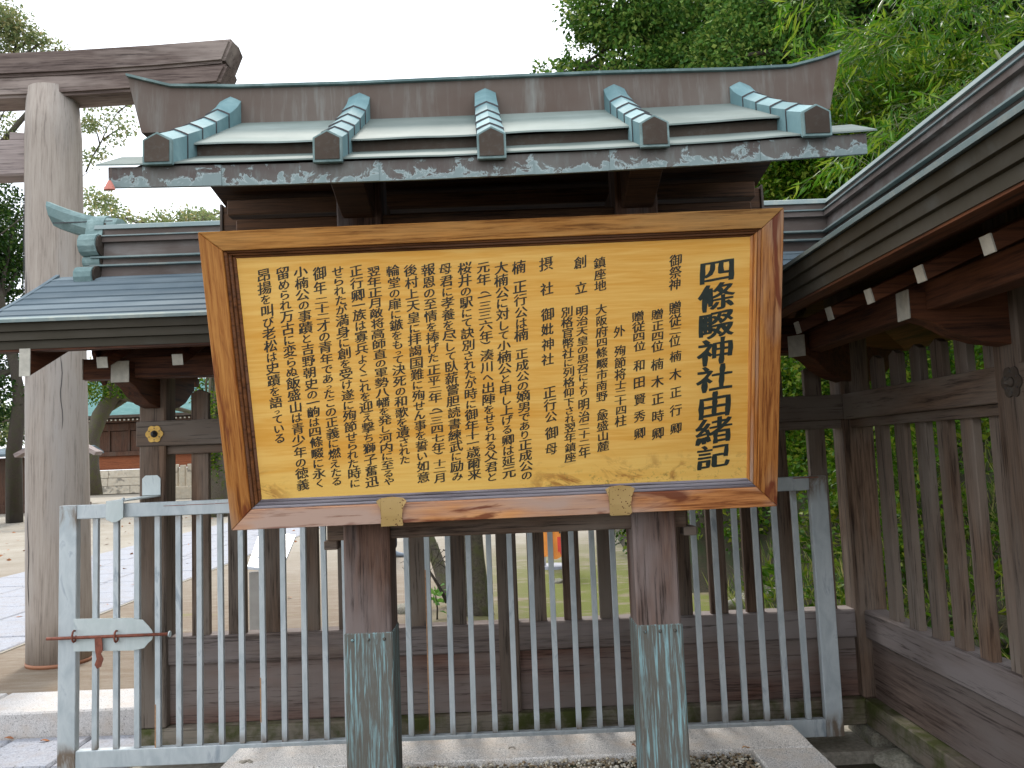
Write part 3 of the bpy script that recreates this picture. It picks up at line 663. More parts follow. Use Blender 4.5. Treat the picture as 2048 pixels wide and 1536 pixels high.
bm = bmesh.new(); P = [at(px, py, Y=GY-.03) for px, py in [(189, 1276), (203, 1276), (205, 1300), (201, 1308), (206, 1318), (201, 1334), (194, 1338), (189, 1330), (193, 1318), (190, 1300)]]
prism(bm, P, (0, .006, 0)); done(bm, 'hasp', M_RUST, gate)
# z shaped holder screwed to the fence post
hold = thing('gate_holder', 'white bent steel plate holding the gate against the left fence post', 'bracket', tuple(at(290, 980, Y=3.95)))
a = at(284, 983, Y=4.028); b = at(321, 950, Y=4.028)
bm = bmesh.new(); n = .016
prism(bm, [(a.x, 4.028, a.z-.02), (b.x, 4.028, a.z-.02), (b.x, 4.028, b.z-n), (b.x-n, 4.028, b.z), (a.x+n, 4.028, b.z), (a.x, 4.028, b.z-n)], (0, .006, 0), .001); done(bm, 'back_plate', M_PLATE, hold)
zt = gz1+.014
bm = bmesh.new(); prism(bm, [(a.x, 4.033, a.z-.022), (b.x, 4.033, a.z-.022), (b.x-.09, GY-.02, zt), (a.x-.075, GY-.02, zt)], (0, 0, -.006)); done(bm, 'arm_plate', M_PLATE, hold)
bm = bmesh.new(); xa, xb = a.x-.078, b.x-.088
prism(bm, [(xa, GY-.024, zt), (xb, GY-.024, zt), (xb, GY-.024, zt-.08), (xb-.03, GY-.024, zt-.098), (xa+.03, GY-.024, zt-.10), (xa, GY-.024, zt-.085)], (0, .006, 0), .001); done(bm, 'front_plate', M_PLATE, hold)
bm = bmesh.new(); tube(bm, [(xa+.06, GY+.02, zt-.002), (xa+.06, GY+.02, zt+.012)], .007, 8); done(bm, 'bolt_head', M_STEEL, hold)

# ================================================================== ROOFED SIGNBOARD
sign = thing('roofed_signboard', 'wooden shrine history board with black writing under a small green copper roof', 'signboard', (0, 3.14, .22))
PX = [(-.617, -.446), (.459, .622)]
for (xa, xb), zt in zip(PX, (.871, .858)):
    bm = bmesh.new(); box(bm, (xa, 3.05, .12), (xb, 3.225, 2.64), .007); done(bm, 'post', W['post'], sign)
    o = .0035; bm = bmesh.new()
    box(bm, (xa-o, 3.05-o, .1), (xb+o, 3.225+o, zt), .005); done(bm, 'copper_sleeve', M_SLEEVE, sign)
    for k in range(3):
        bm = bmesh.new(); c = Vector((xa+(xb-xa)*(.16+.34*k), 3.05-o, zt-.025)); tube(bm, [c, c+Vector((0, -.004, 0)), c+Vector((0, -.0065, 0))], [.0065, .0055, .002], 8); done(bm, 'rivet', M_SLEEVE, sign)
    # top arm carrying the purlins
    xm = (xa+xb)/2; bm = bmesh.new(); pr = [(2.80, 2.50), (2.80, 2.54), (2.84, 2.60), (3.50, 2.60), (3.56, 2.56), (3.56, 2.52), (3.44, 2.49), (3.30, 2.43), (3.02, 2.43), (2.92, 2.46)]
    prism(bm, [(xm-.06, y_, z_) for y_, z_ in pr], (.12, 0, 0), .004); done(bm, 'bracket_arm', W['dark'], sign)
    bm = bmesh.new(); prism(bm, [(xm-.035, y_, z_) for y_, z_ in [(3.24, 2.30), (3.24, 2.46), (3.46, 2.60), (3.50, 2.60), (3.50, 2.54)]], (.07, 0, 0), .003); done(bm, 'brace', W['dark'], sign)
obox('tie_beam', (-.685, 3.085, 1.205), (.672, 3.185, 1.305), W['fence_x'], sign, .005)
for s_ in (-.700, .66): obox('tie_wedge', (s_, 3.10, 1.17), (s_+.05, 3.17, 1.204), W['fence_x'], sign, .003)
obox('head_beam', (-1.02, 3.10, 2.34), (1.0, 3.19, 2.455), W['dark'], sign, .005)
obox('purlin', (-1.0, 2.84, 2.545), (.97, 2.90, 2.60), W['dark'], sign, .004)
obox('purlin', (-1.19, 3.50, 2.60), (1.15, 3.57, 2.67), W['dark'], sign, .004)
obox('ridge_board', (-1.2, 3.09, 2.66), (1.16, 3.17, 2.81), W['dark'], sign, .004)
for s0, a, b in ((0, 0, 0),):
    for xw in (-.98, .95): pass
# roof: eave line with slight upturn at both ends
XL, XR = -1.250, 1.212
def ez(x): u = (x+.02)/1.23; return 2.454 + .020*u*u + .012*u
NX = 25
def strip(name, secs, mat, xa=XL, xb=XR, n=NX, lift=None, warp=0.0):
    """profile [(y,z offset above eave line)] swept along x following the eave curve"""
    bm = bmesh.new(); rings = []
    for i in range(n+1):
        x = xa+(xb-xa)*i/n; wv = noise.noise(Vector((x*4.1, secs[0][0]*5, 0)))*warp
        rings.append([(x, y_, (ez(x) if k_ else 2.454+(ez(x)-2.454)*.5) + z_ + wv*(1 if abs(y_-secs[0][0]) < .03 else 0)) for y_, z_, k_ in secs])
    loft(bm, rings); return done(bm, name, mat, sign)
strip('lower_roof_sheet', [(2.498, .000, 1), (2.500, .006, 1), (2.675, .094, 1), (2.675, .086, 1)], M_ROOF, XL-.012, XR+.012, warp=.004)
strip('riser_sheet', [(2.668, .088, 1), (2.664, .125, 1), (2.68, .128, 1), (2.68, .088, 1)], M_DARKCU, XL+.10, XR-.10)
for a, b in zip([-1.15, -.552, -.015, .50], [-.552, -.015, .50, 1.11]):
    strip('upper_roof_sheet', [(2.640, .120, 1), (2.642, .127, 1), (3.08, .385, 0), (3.08, .377, 0)], M_ROOF, a+.001, b-.001, 10, warp=.006)
strip('back_roof_sheet', [(3.08, .385, 0), (3.20, .385, 0), (3.70, .262, 0), (3.70, .255, 0), (3.20, .375, 0), (3.08, .375, 0)], M_ROOF, XL, XR)
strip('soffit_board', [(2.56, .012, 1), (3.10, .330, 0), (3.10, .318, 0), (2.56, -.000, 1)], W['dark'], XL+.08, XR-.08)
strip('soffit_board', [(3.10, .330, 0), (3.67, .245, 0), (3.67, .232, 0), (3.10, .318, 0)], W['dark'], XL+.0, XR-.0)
obox('back_fascia', (XL-.01, 3.655, 2.55), (XR+.01, 3.70, 2.69), W['dark'], sign, .004)
for xe in (XL-.022, XR+.010):
    obox('fascia_end_plate', (xe, 3.645, 2.545), (xe+.012, 3.715, 2.70), M_BROWN, sign, .002)
cuts = [230, 285, 440, 598, 755, 910, 1065, 1220, 1375, 1523, 1670, 1742]
cx = [XL+.022]+[at(p, 330, Y=2.51).x for p in cuts[1:-1]]+[XR-.022]
for i, (a, b) in enumerate(zip(cx, cx[1:])):
    bm = bmesh.new(); dy = (i % 2)*.0025; rings = []
    for k in range(4):
        x = a+(b-a+.004)*k/3; z = ez(x)-.002
        rings.append([(x, 2.513-dy, z-.066), (x, 2.511-dy, z), (x, 2.535, z), (x, 2.535, z-.062)])
    loft(bm, rings); done(bm, 'fascia_sheet', M_FASC, sign)
# ridge: box with flaring ends
topp = [(255, 155), (300, 166), (343, 176), (475, 177), (700, 171), (957, 160), (1197, 150), (1350, 146), (1470, 143), (1580, 137), (1640, 121), (1680, 107)]
T = [at(px, py, Y=3.06) for px, py in topp]
B0 = at(284, 262, Y=3.06); B1 = at(1659, 220, Y=3.06)
bot = [Vector((B0.x+(B1.x-B0.x)*k/11, 3.06, 2.80)) for k in range(12)]
bm = bmesh.new(); rings = []
for t_, b_ in zip(T, bot): rings.append([(b_.x, 3.055, b_.z), (t_.x, 3.06, t_.z), (t_.x, 3.18, t_.z), (b_.x, 3.185, b_.z)])
loft(bm, rings); done(bm, 'ridge_box', M_BROWN, sign)
bm = bmesh.new(); rings = []
for t_ in T: rings.append([(t_.x, 3.045, t_.z+.001), (t_.x, 3.043, t_.z+.010), (t_.x, 3.12, t_.z+.016), (t_.x, 3.197, t_.z+.010), (t_.x, 3.195, t_.z+.001)])
loft(bm, rings); done(bm, 'ridge_cap', M_VERD, sign)
# five descending ribs of overlapping folded copper caps
botp = [(316, 325), (656, 320), (984, 313), (1310, 290), (1634, 268)]; topx = [(460, 195), (718, 187), (970, 178), (1228, 170), (1480, 165)]
for (bp, tp) in zip(botp, topx):
    b = at(*bp, Y=2.488); t_ = at(*tp, Y=3.05); hw = .041
    def rp_(u):   # u 0 at ridge, 1 at eave; centre line of the crest
        x = t_.x+(b.x-t_.x)*u; yy = 3.055+(2.492-3.055)*u; z0 = t_.z; z1 = b.z+.084
        return Vector((x, yy, z0+(z1-z0)*(u**.82) ))
    ns = 5
    for j in range(ns):
        u0, u1 = j/ns, (j+1)/ns+.012; rings = []
        for k in range(4):
            u = u0+(min(u1, 1)-u0)*k/3; c = rp_(u); s = 1+.085*(k/3)+.008*j; h = .112-.022*u
            e = .006*k/3
            rings.append([(c.x-hw*s, c.y, c.z-h), (c.x-hw*s, c.y, c.z-.014+e), (c.x-hw*.55*s, c.y, c.z-.004+e), (c.x, c.y, c.z+.006+e), (c.x+hw*.55*s, c.y, c.z-.004+e), (c.x+hw*s, c.y, c.z-.014+e), (c.x+hw*s, c.y, c.z-h)])
        bm = bmesh.new(); loft(bm, rings); cap_ = done(bm, 'rib_cap', M_RIB, sign)
        if j < ns-1:
            e_ = [Vector(q_) for q_ in rings[-1]]; cc = rp_(u1); sc_ = 1.012
            r0 = [cc+(q_-cc)*sc_+Vector((0, -.0005, 0)) for q_ in e_]; r1 = [q_+Vector((0, -.0018, -.0007)) for q_ in r0]
            bm = bmesh.new(); loft(bm, [r0, r1]); done(bm, 'seam', M_IRON, cap_)
    c = rp_(1.0); bm = bmesh.new(); hh = .046
    prism(bm, [(c.x-hh, c.y-.012, c.z-.093), (c.x-hh, c.y-.012, c.z-.012), (c.x-hh*.5, c.y-.012, c.z+.001), (c.x, c.y-.012, c.z+.013), (c.x+hh*.5, c.y-.012, c.z+.001), (c.x+hh, c.y-.012, c.z-.012), (c.x+hh, c.y-.012, c.z-.093)], (0, .016, 0), .0015)
    done(bm, 'rib_end_rim', M_VERD, sign)
    bm = bmesh.new(); q = .84
    prism(bm, [(c.x+dx*q, c.y-.0155, c.z-.04+(dz+.04)*q) for dx, dz in [(-hh, -.093), (-hh, -.012), (-hh*.5, .001), (0, .013), (hh*.5, .001), (hh, -.012), (hh, -.093)]], (0, .003, 0)); done(bm, 'rib_end_plate', M_DARKCU, sign)

# board frame and panel in the tilted plane of the board
bl, br_, tl, tr = at(470, 1057, Y=2.985), at(1550, 1005, Y=2.975), at(400, 462, Y=2.690), at(1561, 418, Y=2.685)
O = (bl+br_+tl+tr)/4; U = ((br_-bl)+(tr-tl)).normalized(); V_ = ((tl-bl)+(tr-br_)); V_ = (V_-U*V_.dot(U)).normalized(); N_ = U.cross(V_)
BM = Matrix((U, V_, N_)).transposed().to_4x4(); BM.translation = O; BMI = BM.inverted()
def loc(px, py, h=0.0):
    d = ray(px, py); o = Vector((0, 0, CAMH)); t_ = (O + N_*h - o).dot(N_)/d.dot(N_); return BMI @ (o+d*t_)
HW = ((br_-bl).length+(tr-tl).length)/4; HH = ((tl-bl).length+(tr-br_).length)/4
# frame members, mitred; N_ points to the viewer
FWd = .105; FT = .055
ins = [loc(470, 516), loc(1503, 474), loc(1495, 957), loc(522, 1002)]
pl, pr_, pt, pb = (ins[0].x+ins[3].x)/2, (ins[1].x+ins[2].x)/2, (ins[0].y+ins[1].y)/2, (ins[2].y+ins[3].y)/2
def member(name, a, b, c, d, mat, z0, z1, inner_drop=.012):
    """a,b outer corners, c,d inner corners (xy); face slopes down towards the inner edge"""
    bm = bmesh.new(); vb = [(p[0], p[1], z0) for p in (a, b, c, d)]; vt = [(a[0], a[1], z1), (b[0], b[1], z1), (c[0], c[1], z1-inner_drop), (d[0], d[1], z1-inner_drop)]
    loft(bm, [vb, vt]); bmesh.ops.recalc_face_normals(bm, faces=bm.faces); bmesh.ops.bevel(bm, geom=bm.edges[:], offset=.0025, segments=1, affect='EDGES')
    return done(bm, name, mat, sign, BM)
g_ = .0006; mo = .034; mb = .028
OL, OR_, OT, OB = -HW, HW, HH, -HH
IL, IR, IT, IB = pl-mo, pr_+mo*.9, pt+mo*.8, pb-mb
member('frame_rail', (OL+g_, OT), (OR_-g_, OT), (IR-g_, IT), (IL+g_, IT), W['frame_x'], -.03, .032)['label'] = 'olive tinged orange top rail'
member('frame_rail', (OL+g_, OB), (OR_-g_, OB), (IR-g_, IB), (IL+g_, IB), W['frame_b'], -.03, .032)['label'] = 'salmon orange bottom rail with dark flame marks'
member('frame_stile', (OL, OB+g_), (OL, OT-g_), (IL, IT-g_), (IL, IB+g_), W['frame_z'], -.03, .032)
member('frame_stile', (OR_, OB+g_), (OR_, OT-g_), (IR, IT-g_), (IR, IB+g_), W['frame_z'], -.03, .032)
# stepped moulding inside the frame
for k, (o1, h) in enumerate(((0, .012), (.34, .004), (.68, -.006))):
    l0 = IL+(pl-IL)*o1; l1 = IL+(pl-IL)*(o1+.33); r0 = IR-(IR-pr_)*o1; r1 = IR-(IR-pr_)*(o1+.33); t0 = IT-(IT-pt)*o1; t1 = IT-(IT-pt)*(o1+.33); b0 = IB+(pb-IB)*o1; b1 = IB+(pb-IB)*(o1+.33)
    member('moulding', (l0, t0), (r0, t0), (r1, t1), (l1, t1), W['mould'], -.03, h, .002)
    member('moulding', (l0, b0), (r0, b0), (r1, b1), (l1, b1), W['mould_grey'], -.03, h, .002)
    member('moulding', (l0, b0), (l0, t0), (l1, t1), (l1, b1), W['mould'], -.03, h, .002)
    member('moulding', (r0, b0), (r0, t0), (r1, t1), (r1, b1), W['frame_z'], -.03, h, .002)
bm = bmesh.new(); box(bm, (IL+.005, IB+.005, -.035), (IR-.005, IT-.005, -.012)); panel = done(bm, 'board_panel', M_PANEL, sign, BM)
bm = bmesh.new(); box(bm, (OL+.02, OB+.02, -.042), (OR_-.02, OT-.02, -.0355)); done(bm, 'backing_board', W['dark'], sign, BM)
# the two speckled clips gripping the lower rail
for pxs in ([(752, 1003), (760, 998), (783, 995), (806, 997), (813, 1002), (806, 1015), (804, 1030), (806, 1051), (762, 1053), (762, 1032), (760, 1016)],
            [(1211, 980), (1220, 975), (1240, 972), (1262, 974), (1270, 978), (1264, 992), (1262, 1006), (1264, 1028), (1220, 1030), (1219, 1010), (1217, 992)]):
    bm = bmesh.new(); pts = [loc(px, py, .036) for px, py in pxs]
    rings = [[(p.x, p.y, .033 if p.y < OB+.09 else .028) for p in pts], [(p.x, p.y, .037 if p.y < OB+.09 else .032) for p in pts]]
    loft(bm, rings); ys_ = [p.y for p in pts]; x0 = min(p.x for p in pts)+.018; x1 = max(p.x for p in pts)-.018
    box(bm, (x0, OB-.006, -.03), (x1, OB-.001, .036)); done(bm, 'rail_clip', M_CLIP, sign, BM)

# ---- lettering: built in font glyphs, thickened and slanted like brush strokes
GL = {}
def glyph(ch, wx, wy):
    key = (ch, wx, wy)
    if key in GL: return GL[key]
    cu = bpy.data.curves.new('g', 'FONT'); cu.body = ch; cu.size = 1; cu.resolution_u = 3; cu.align_x = 'CENTER'; cu.fill_mode = 'FRONT'
    ob = bpy.data.objects.new('g', cu); COL.objects.link(ob)
    dg = bpy.context.evaluated_depsgraph_get(); me = bpy.data.meshes.new_from_object(ob.evaluated_get(dg))
    bm = bmesh.new(); bm.from_mesh(me); bpy.data.objects.remove(ob); bpy.data.curves.remove(cu); bpy.data.meshes.remove(me)
    bmesh.ops.remove_doubles(bm, verts=bm.verts, dist=1e-5)
    # long straight edges get extra points so the stroke can swell and taper
    for _ in range(2):
        le = [e for e in bm.edges if e.is_boundary and e.calc_length() > .16]
        if le: bmesh.ops.subdivide_edges(bm, edges=le, cuts=1)
    bmesh.ops.triangulate(bm, faces=bm.faces); bm.verts.ensure_lookup_table()
    bmesh.ops.recalc_face_normals(bm, faces=bm.faces)
    off = {}
    for f in bm.faces:
        s = 1 if f.normal.z > 0 else -1
        ls = list(f.loops)
        for l in ls:
            if l.edge.is_boundary:
                a, b = l.vert.co, l.link_loop_next.vert.co; d = (b-a); n = Vector((d.y, -d.x, 0)).normalized()*s
                for v in (l.vert, l.link_loop_next.vert): off.setdefault(v.index, []).append(n)
    V = []
    for v in bm.verts:
        p = v.co.copy()
        if v.index in off:
            n = sum(off[v.index], Vector()); n = n.normalized() if n.length > 1e-6 else n
            k = 1 + .9*noise.noise(Vector((v.co.x*5, v.co.y*5, ord(ch) % 97)))
            p += Vector((n.x*wx*k, n.y*wy*k, 0))
        V.append([p.x, p.y - .36, 0])
    V = np.array(V) if V else np.zeros((0, 3))
    Fc = [[v.index for v in f.verts] for f in bm.faces]; bm.free()
    if len(V): 
        V[:, 1] += V[:, 0]*.10 + .03*np.sin(V[:, 0]*4.0)      # strokes climb to the right
        V[:, 0] += .03*V[:, 1]
    GL[key] = (V, Fc); return GL[key]
KANA_SMALL = 'っ'
VS = {'二': .62, '十': .72, '三': .82, '四': .86, '六': .86, '七': .86, '上': .88, '小': .88, '一': .62, '公': .92, '士': .8, '下': .9}
def wgt(ch):
    if ch in VS: return VS[ch]
    if ch in '十上下士': return .92
    if ch == '　': return .75
    if ch in '（）': return .62
    if ch == '一': return .6
    if ch in '二三': return .88
    if ch == KANA_SMALL: return .5
    if '぀' <= ch <= 'ゟ': return .80
    return 1.0
def column(text, segs, size, mat=M_INK, name='lettering', wx=.026, wy=.010):
    for s, a, b in segs:
        n = len(s); pitch = 0 if n == 1 else (loc(*a)-loc(*b)).length/(n-1)
        if n > 1 and pitch > 1.12*size:
            for i, ch in enumerate(s):
                q = (a[0]+(b[0]-a[0])*i/(n-1), a[1]+(b[1]-a[1])*i/(n-1)); o = column1([(ch, q, q)], size, mat, name, wx, wy)
        else: o = column1([(s, a, b)], size, mat, name, wx, wy)
    return o
def column1(segs, size, mat, name, wx, wy):
    """segs: (string, (px,py) of the first character, (px,py) of the last)"""
    VV, FF = [], []; n0 = 0
    for s, a, b in segs:
        ws = [wgt(c) for c in s]; cs = np.cumsum([0]+ws); mid = [(cs[i]+cs[i+1])/2 for i in range(len(s))]
        A, B = loc(*a, h=-.011), loc(*b, h=-.011)
        for i, ch in enumerate(s):
            if ch == '　': continue
            f = 0 if len(s) == 1 else (mid[i]-mid[0])/(mid[-1]-mid[0])
            px = A.x+(B.x-A.x)*f + random.uniform(-.0012, .0012); py = A.y+(B.y-A.y)*f
            V, Fc = glyph(ch, wx, wy)
            if not len(V): continue
            k = size*({True: .86}.get('぀' <= ch <= 'ゟ', 1.0))*(.62 if ch == KANA_SMALL else 1)*random.uniform(.95, 1.05)
            ph = 1.0
            if len(s) > 1:
                pitch = abs(B.y-A.y)/(mid[-1]-mid[0]); ph = min(1.05, max(.62, pitch*1.03/size))
            a_ = random.uniform(-.03, .03); ca, sa = math.cos(a_), math.sin(a_)
            X = (V[:, 0]*ca-V[:, 1]*sa)*k; Yv = (V[:, 0]*sa+V[:, 1]*ca)*k*ph*(VS.get(ch, 1) if ch != '一' else 1)
            if ch in '（）': # upright brackets turn sideways in vertical writing
                X, Yv = (V[:, 1]*k*.72, -(V[:, 0])*k*.75)
            W_ = np.stack([X+px, Yv+py, np.full(len(V), -.0112)], 1); VV.append(W_); FF += [[q+n0 for q in f_] for f_ in Fc]; n0 += len(V)
    me = bpy.data.meshes.new(name); me.from_pydata(np.concatenate(VV).tolist(), [], FF); me.update()
    return link(name, me, mat, panel, BM)
K = .049
o = column('', [('四條畷神社由緒記', (1434, 543), (1427, 914))], .128, M_INK2, 'title_lettering', .036, .014); o['label'] = 'large heavy title characters'
column('', [('御祭神', (1351, 521), (1350, 569)), ('贈従二位', (1351, 616), (1350, 682)), ('楠木正行卿', (1351, 713), (1352, 857))], .043)
column('', [('贈正四位', (1315, 629), (1315, 693)), ('楠木正時卿', (1315, 729), (1316, 867))], .045)
column('', [('贈従四位', (1276, 633), (1279, 693)), ('和田賢秀卿', (1279, 731), (1279, 867))], .045)
column('', [('外', (1239, 663), (1239, 663)), ('殉節将士二十四柱', (1240, 702), (1242, 842))], .043)
column('', [('鎮座地', (1200, 526), (1200, 572)), ('大阪府四條畷市南野', (1203, 619), (1204, 793)), ('（飯盛山麓', (1205, 815), (1207, 893))], .043)
column('', [('創', (1161, 525), (1161, 525)), ('立', (1162, 576), (1162, 576)), ('明治天皇の思召により', (1164, 622), (1167, 786)), ('明治二十二年', (1168, 809), (1169, 905))], .044)
column('', [('別格官幣社に列格仰下され翌年鎮座', (1134, 624), (1141, 915))], .042)
column('', [('摂', (1092, 528), (1092, 528)), ('社', (1094, 578), (1094, 578)), ('御妣神社', (1095, 629), (1096, 719)), ('正行公', (1099, 785), (1102, 834)), ('御母', (1104, 866), (1103, 898))], .047)
column('', [('楠', (1037, 535), (1037, 535)), ('正行公は楠', (1040, 574), (1043, 670)), ('正成公の嫡男であり正成公の', (1044, 708), (1053, 951))], K)
column('', [('大楠公に対して小楠公と申し上げる卿は延元', (1002, 536), (1018, 945))], K)
column('', [('元年（一三三六年）湊川へ出陣をせられる父君と', (966, 535), (984, 954))], K)
column('', [('桜井の駅にて訣別されたが時に御年十一歳爾来', (929, 537), (949, 949))], K)
column('', [('母君に孝養を尽して臥薪嘗胆読書練武に励み', (891, 538), (915, 953))], K)
column('', [('報恩の至情を捧げた', (856, 540), (867, 716)), ('正平二年（一三四七年）十二月', (867, 740), (881, 956))], K)
column('', [('後村上天皇に拝謁国難に殉せん事を誓い如意', (821, 541), (847, 955))], K)
column('', [('輪堂の扉に鏃をもって決死の和歌を遺された', (786, 542), (809, 920))], K)
column('', [('翌年正月敵将高師直の軍勢八幡を発し河内に至るや', (747, 543), (778, 963))], K)
column('', [('正行卿一族は寡兵よくこれを迎え撃ち獅子奮迅', (712, 542), (744, 964))], K)
column('', [('せられたが満身に創を受け遂に殉節せられた時に', (676, 543), (710, 967))], K)
column('', [('御年', (639, 547), (640, 576)), ('二十二才の青年であったこの正義に燃えたる', (643, 601), (673, 963))], K)
column('', [('小楠公の事蹟と吉野朝史の一齣は四條畷に永く', (601, 544), (640, 967))], K)
column('', [('留められ万古に変らぬ飯盛山は青少年の徳義', (565, 547), (606, 970))], K)
column('', [('昂揚を叫び老松は史蹟を語っている', (527, 551), (559, 877))], K)

# small salmon pouch hanging from the left roof corner
c = at(219, 372, Y=2.49); ch_ = thing('hanging_charm', 'small salmon pink cloth pouch hanging from the left corner of the copper roof', 'charm', tuple(c))
top = at(222, 337, Y=2.49)
bm = bmesh.new(); tube(bm, [top, (c+top)/2+Vector((.003, 0, 0)), c+Vector((0, 0, .016))], .0015, 5); done(bm, 'string', M_BROWN, ch_)
bm = bmesh.new(); loft(bm, [[c+Vector((r*math.cos(a)*1.0, r*math.sin(a)*.5, z)) for a in [k*math.pi/4 for k in range(8)]] for z, r in ((.018, .004), (.008, .010), (-.004, .016), (-.012, .019), (-.014, .010))])
done(bm, 'pouch', plain('salmon_cloth', (.60, .22, .17), .8), ch_)

# ================================================================== TORII
tor = thing('torii_gate', 'large weathered grey wooden torii behind the fence at the left', 'torii', (-4.97, 5.67, .22))
def pillar(xb, xt, nm='pillar'):
    bm = bmesh.new(); n = 12; path_ = [(xb+(xt-xb)*i/n, 5.67, .235+4.0*i/n) for i in range(n+1)]
    tube(bm, path_, [.203-.022*i/n for i in range(n)]+[.165], 28, wob=.012); o = done(bm, nm, W['torii_z'], tor)
    for k in range(5):  # long drying cracks
        a = -math.pi/2+random.uniform(-1.1, 1.0); z0 = random.uniform(.4, 2.6); l = random.uniform(.5, 1.3); q = []
        for j in range(9):
            zz = z0+l*j/8; aa = a+.03*math.sin(j*1.3+k); rr = .205-.018*(zz-.235)/4; x = xb+(xt-xb)*(zz-.235)/4
            q.append((x+rr*math.cos(aa), 5.67+rr*math.sin(aa), zz))
        bm = bmesh.new(); tube(bm, q, [.0005]+[.0022]*7+[.0005], 4); done(bm, 'crack', M_IRON, o)
    bm = bmesh.new(); tube(bm, [(xb, 5.67, .22), (xb, 5.67, .245)], .207, 28, smooth=True); done(bm, 'copper_band', plain('orange_copper_band', (.34, .15, .08), .6, .2), tor)
pxb, pxt = at(120, 1320, Y=5.67).x, at(106, 200, Y=5.67).x
pillar(pxb, pxt); pillar(-9.9-pxb, -9.9-pxt)
XE = -1.83
def kas(name, z0, z1, x1, yh, mat, sl):
    bm = bmesh.new(); rings = []
    xsx = [-8.1, -7.6, -7.0, -6.0, -4.97, -4, -3, -2.4, x1]
    for x in xsx:
        u = abs(x+4.97)/3.13; up = .13*max(0, u-.35)**2
        rings.append([(x+(sl if x > -4 else -sl)*0, 5.67-yh, z0+up), (x, 5.67-yh, z1+up), (x, 5.67, z1+up+.02), (x, 5.67+yh, z1+up), (x, 5.67+yh, z0+up)])
    for j, v in enumerate(rings[-1]): pass
    s = rings[-1]; rings[-1] = [(x1-(.07 if p[2] < z1-.0+ .05 and p[2] < (z0+z1)/2+.05 else 0), p[1], p[2]) for p in s]
    loft(bm, rings); bmesh.ops.recalc_face_normals(bm, faces=bm.faces); bmesh.ops.bevel(bm, geom=[e for e in bm.edges if len(e.link_faces) == 2 and e.calc_face_angle() > .6], offset=.02, segments=2, affect='EDGES')
    return done(bm, name, mat, tor)
kas('top_lintel', 4.30, 4.475, XE, .135, W['torii_x'], .05)
kas('second_lintel', 4.15, 4.297, XE-.04, .125, W['torii_x'], .05)
tz = at(20, 350, Y=5.57).z; tz1 = at(20, 277, Y=5.57).z
obox('tie_beam', (-7.9, 5.585, tz+.005), (-3.2, 5.755, tz1), W['tie_x'], tor, .012)
bm = bmesh.new(); a = at(13, 280, Y=5.57); b = at(52, 266, Y=5.57)
prism(bm, [(a.x, 5.60, tz1+.001), (b.x+.03, 5.60, tz1+.001), (b.x+.03, 5.60, tz1+.045), (a.x, 5.60, tz1+.062)], (0, .14, 0), .004); done(bm, 'wedge', W['tie_x'], tor)

# ================================================================== DISTANT SHRINE HALL AND LOW WALL
hall = thing('shrine_hall', 'distant dark timber shrine hall with green copper roof on a pale stone base', 'shrine hall', (-18, 44, .22))
HY = 44.0
def hp(px, py, Y=HY): return at(px, py, Y=Y)
M_HROOF = copper('far_green_copper_roof', (.16, .30, .29), (.20, .35, .33), (.27, .41, .39), (.45, .7), 'x', .5, .06, .1, 3, False)
W['hall'] = wood('hall_timber', 'z', (.06, .028, .018), (.13, .065, .04), (.09, .06, .045), (.45, .7)); W['hall_red'] = wood('hall_red_board', 'x', (.15, .045, .02), (.26, .085, .035), (.2, .08, .04), (.5, .7))
M_HSTONE = granite('pale_hall_stone', (.56, .50, .40), .12, 0, .02)
x0, x1 = -25.5, -13.2
def hz(py): return at(230, py, Y=HY).z
for i in range(3):
    za, zb = hz(988)+(hz(940)-hz(988))*i/3, hz(988)+(hz(940)-hz(988))*(i+1)/3
    xx = x0+.2
    while xx < x1-.3:
        wdt = min(random.uniform(1.5, 2.4), x1-.2-xx); obox('base_stone', (xx, HY-.1, za+.01), (xx+wdt-.02, HY+8, zb-.01), M_HSTONE, hall, .01); xx += wdt
obox('red_board_band', (x0+.6, HY+.55, hz(940)+.02), (x1-.6, HY+7.5, hz(912)), W['hall_red'], hall, .01)
obox('floor_beam', (x0+.4, HY+.35, hz(912)+.003), (x1-.4, HY+7.7, hz(903)), W['hall'], hall, .01)
xx = x0+.6
while xx < x1-.7:
    obox('wall_panel', (xx+.06, HY+.60, hz(903)+.01), (xx+1.0, HY+7.4, hz(862)), W['hall'], hall, .01); 
    obox('wall_post', (xx-.06, HY+.5, hz(903)+.01), (xx+.055, HY+.7, hz(848)), W['hall'], hall, .01); xx += 1.08
obox('wall_beam', (x0+.5, HY+.52, hz(861)), (x1-.5, HY+7.5, hz(846)), W['hall'], hall, .01)
obox('eave_soffit', (x0-.3, HY-.1, hz(845)), (x1+.3, HY+8, hz(838)), W['hall'], hall, .01)  # thin slab of plain hall timber under the eave
bm = bmesh.new(); xx = x0-.6
while xx < x1+.6: box(bm, (xx, HY-.62, hz(843)), (xx+.09, HY-.60, hz(840)-.0)); xx += .23
o = done(bm, 'rafter_ends', WHITE_END, hall); o['kind'] = 'stuff'
bm = bmesh.new(); ez_, rz_ = hz(836), hz(764); prof = []
for i in range(9): t_ = i/8; prof.append((HY-.7+5.4*t_, ez_+(rz_-ez_)*(t_**1.25)+.0))
prof2 = prof+[(HY+9.0-(p[0]-HY+.7)*.8, p[1]) for p in reversed(prof)]
prism(bm, [(x0-1.2, y_, z_) for y_, z_ in prof2], (x1-x0+2.4, 0, 0)); rf = done(bm, 'roof', M_HROOF, hall)
bm = bmesh.new()
for i in range(22):
    t_ = (i+.5)/22; y_ = HY-.7+5.4*t_; z_ = ez_+(rz_-ez_)*(t_**1.25); box(bm, (x0-1.2, y_-.03, z_-.02), (x1+1.2, y_+.02, z_+.035))
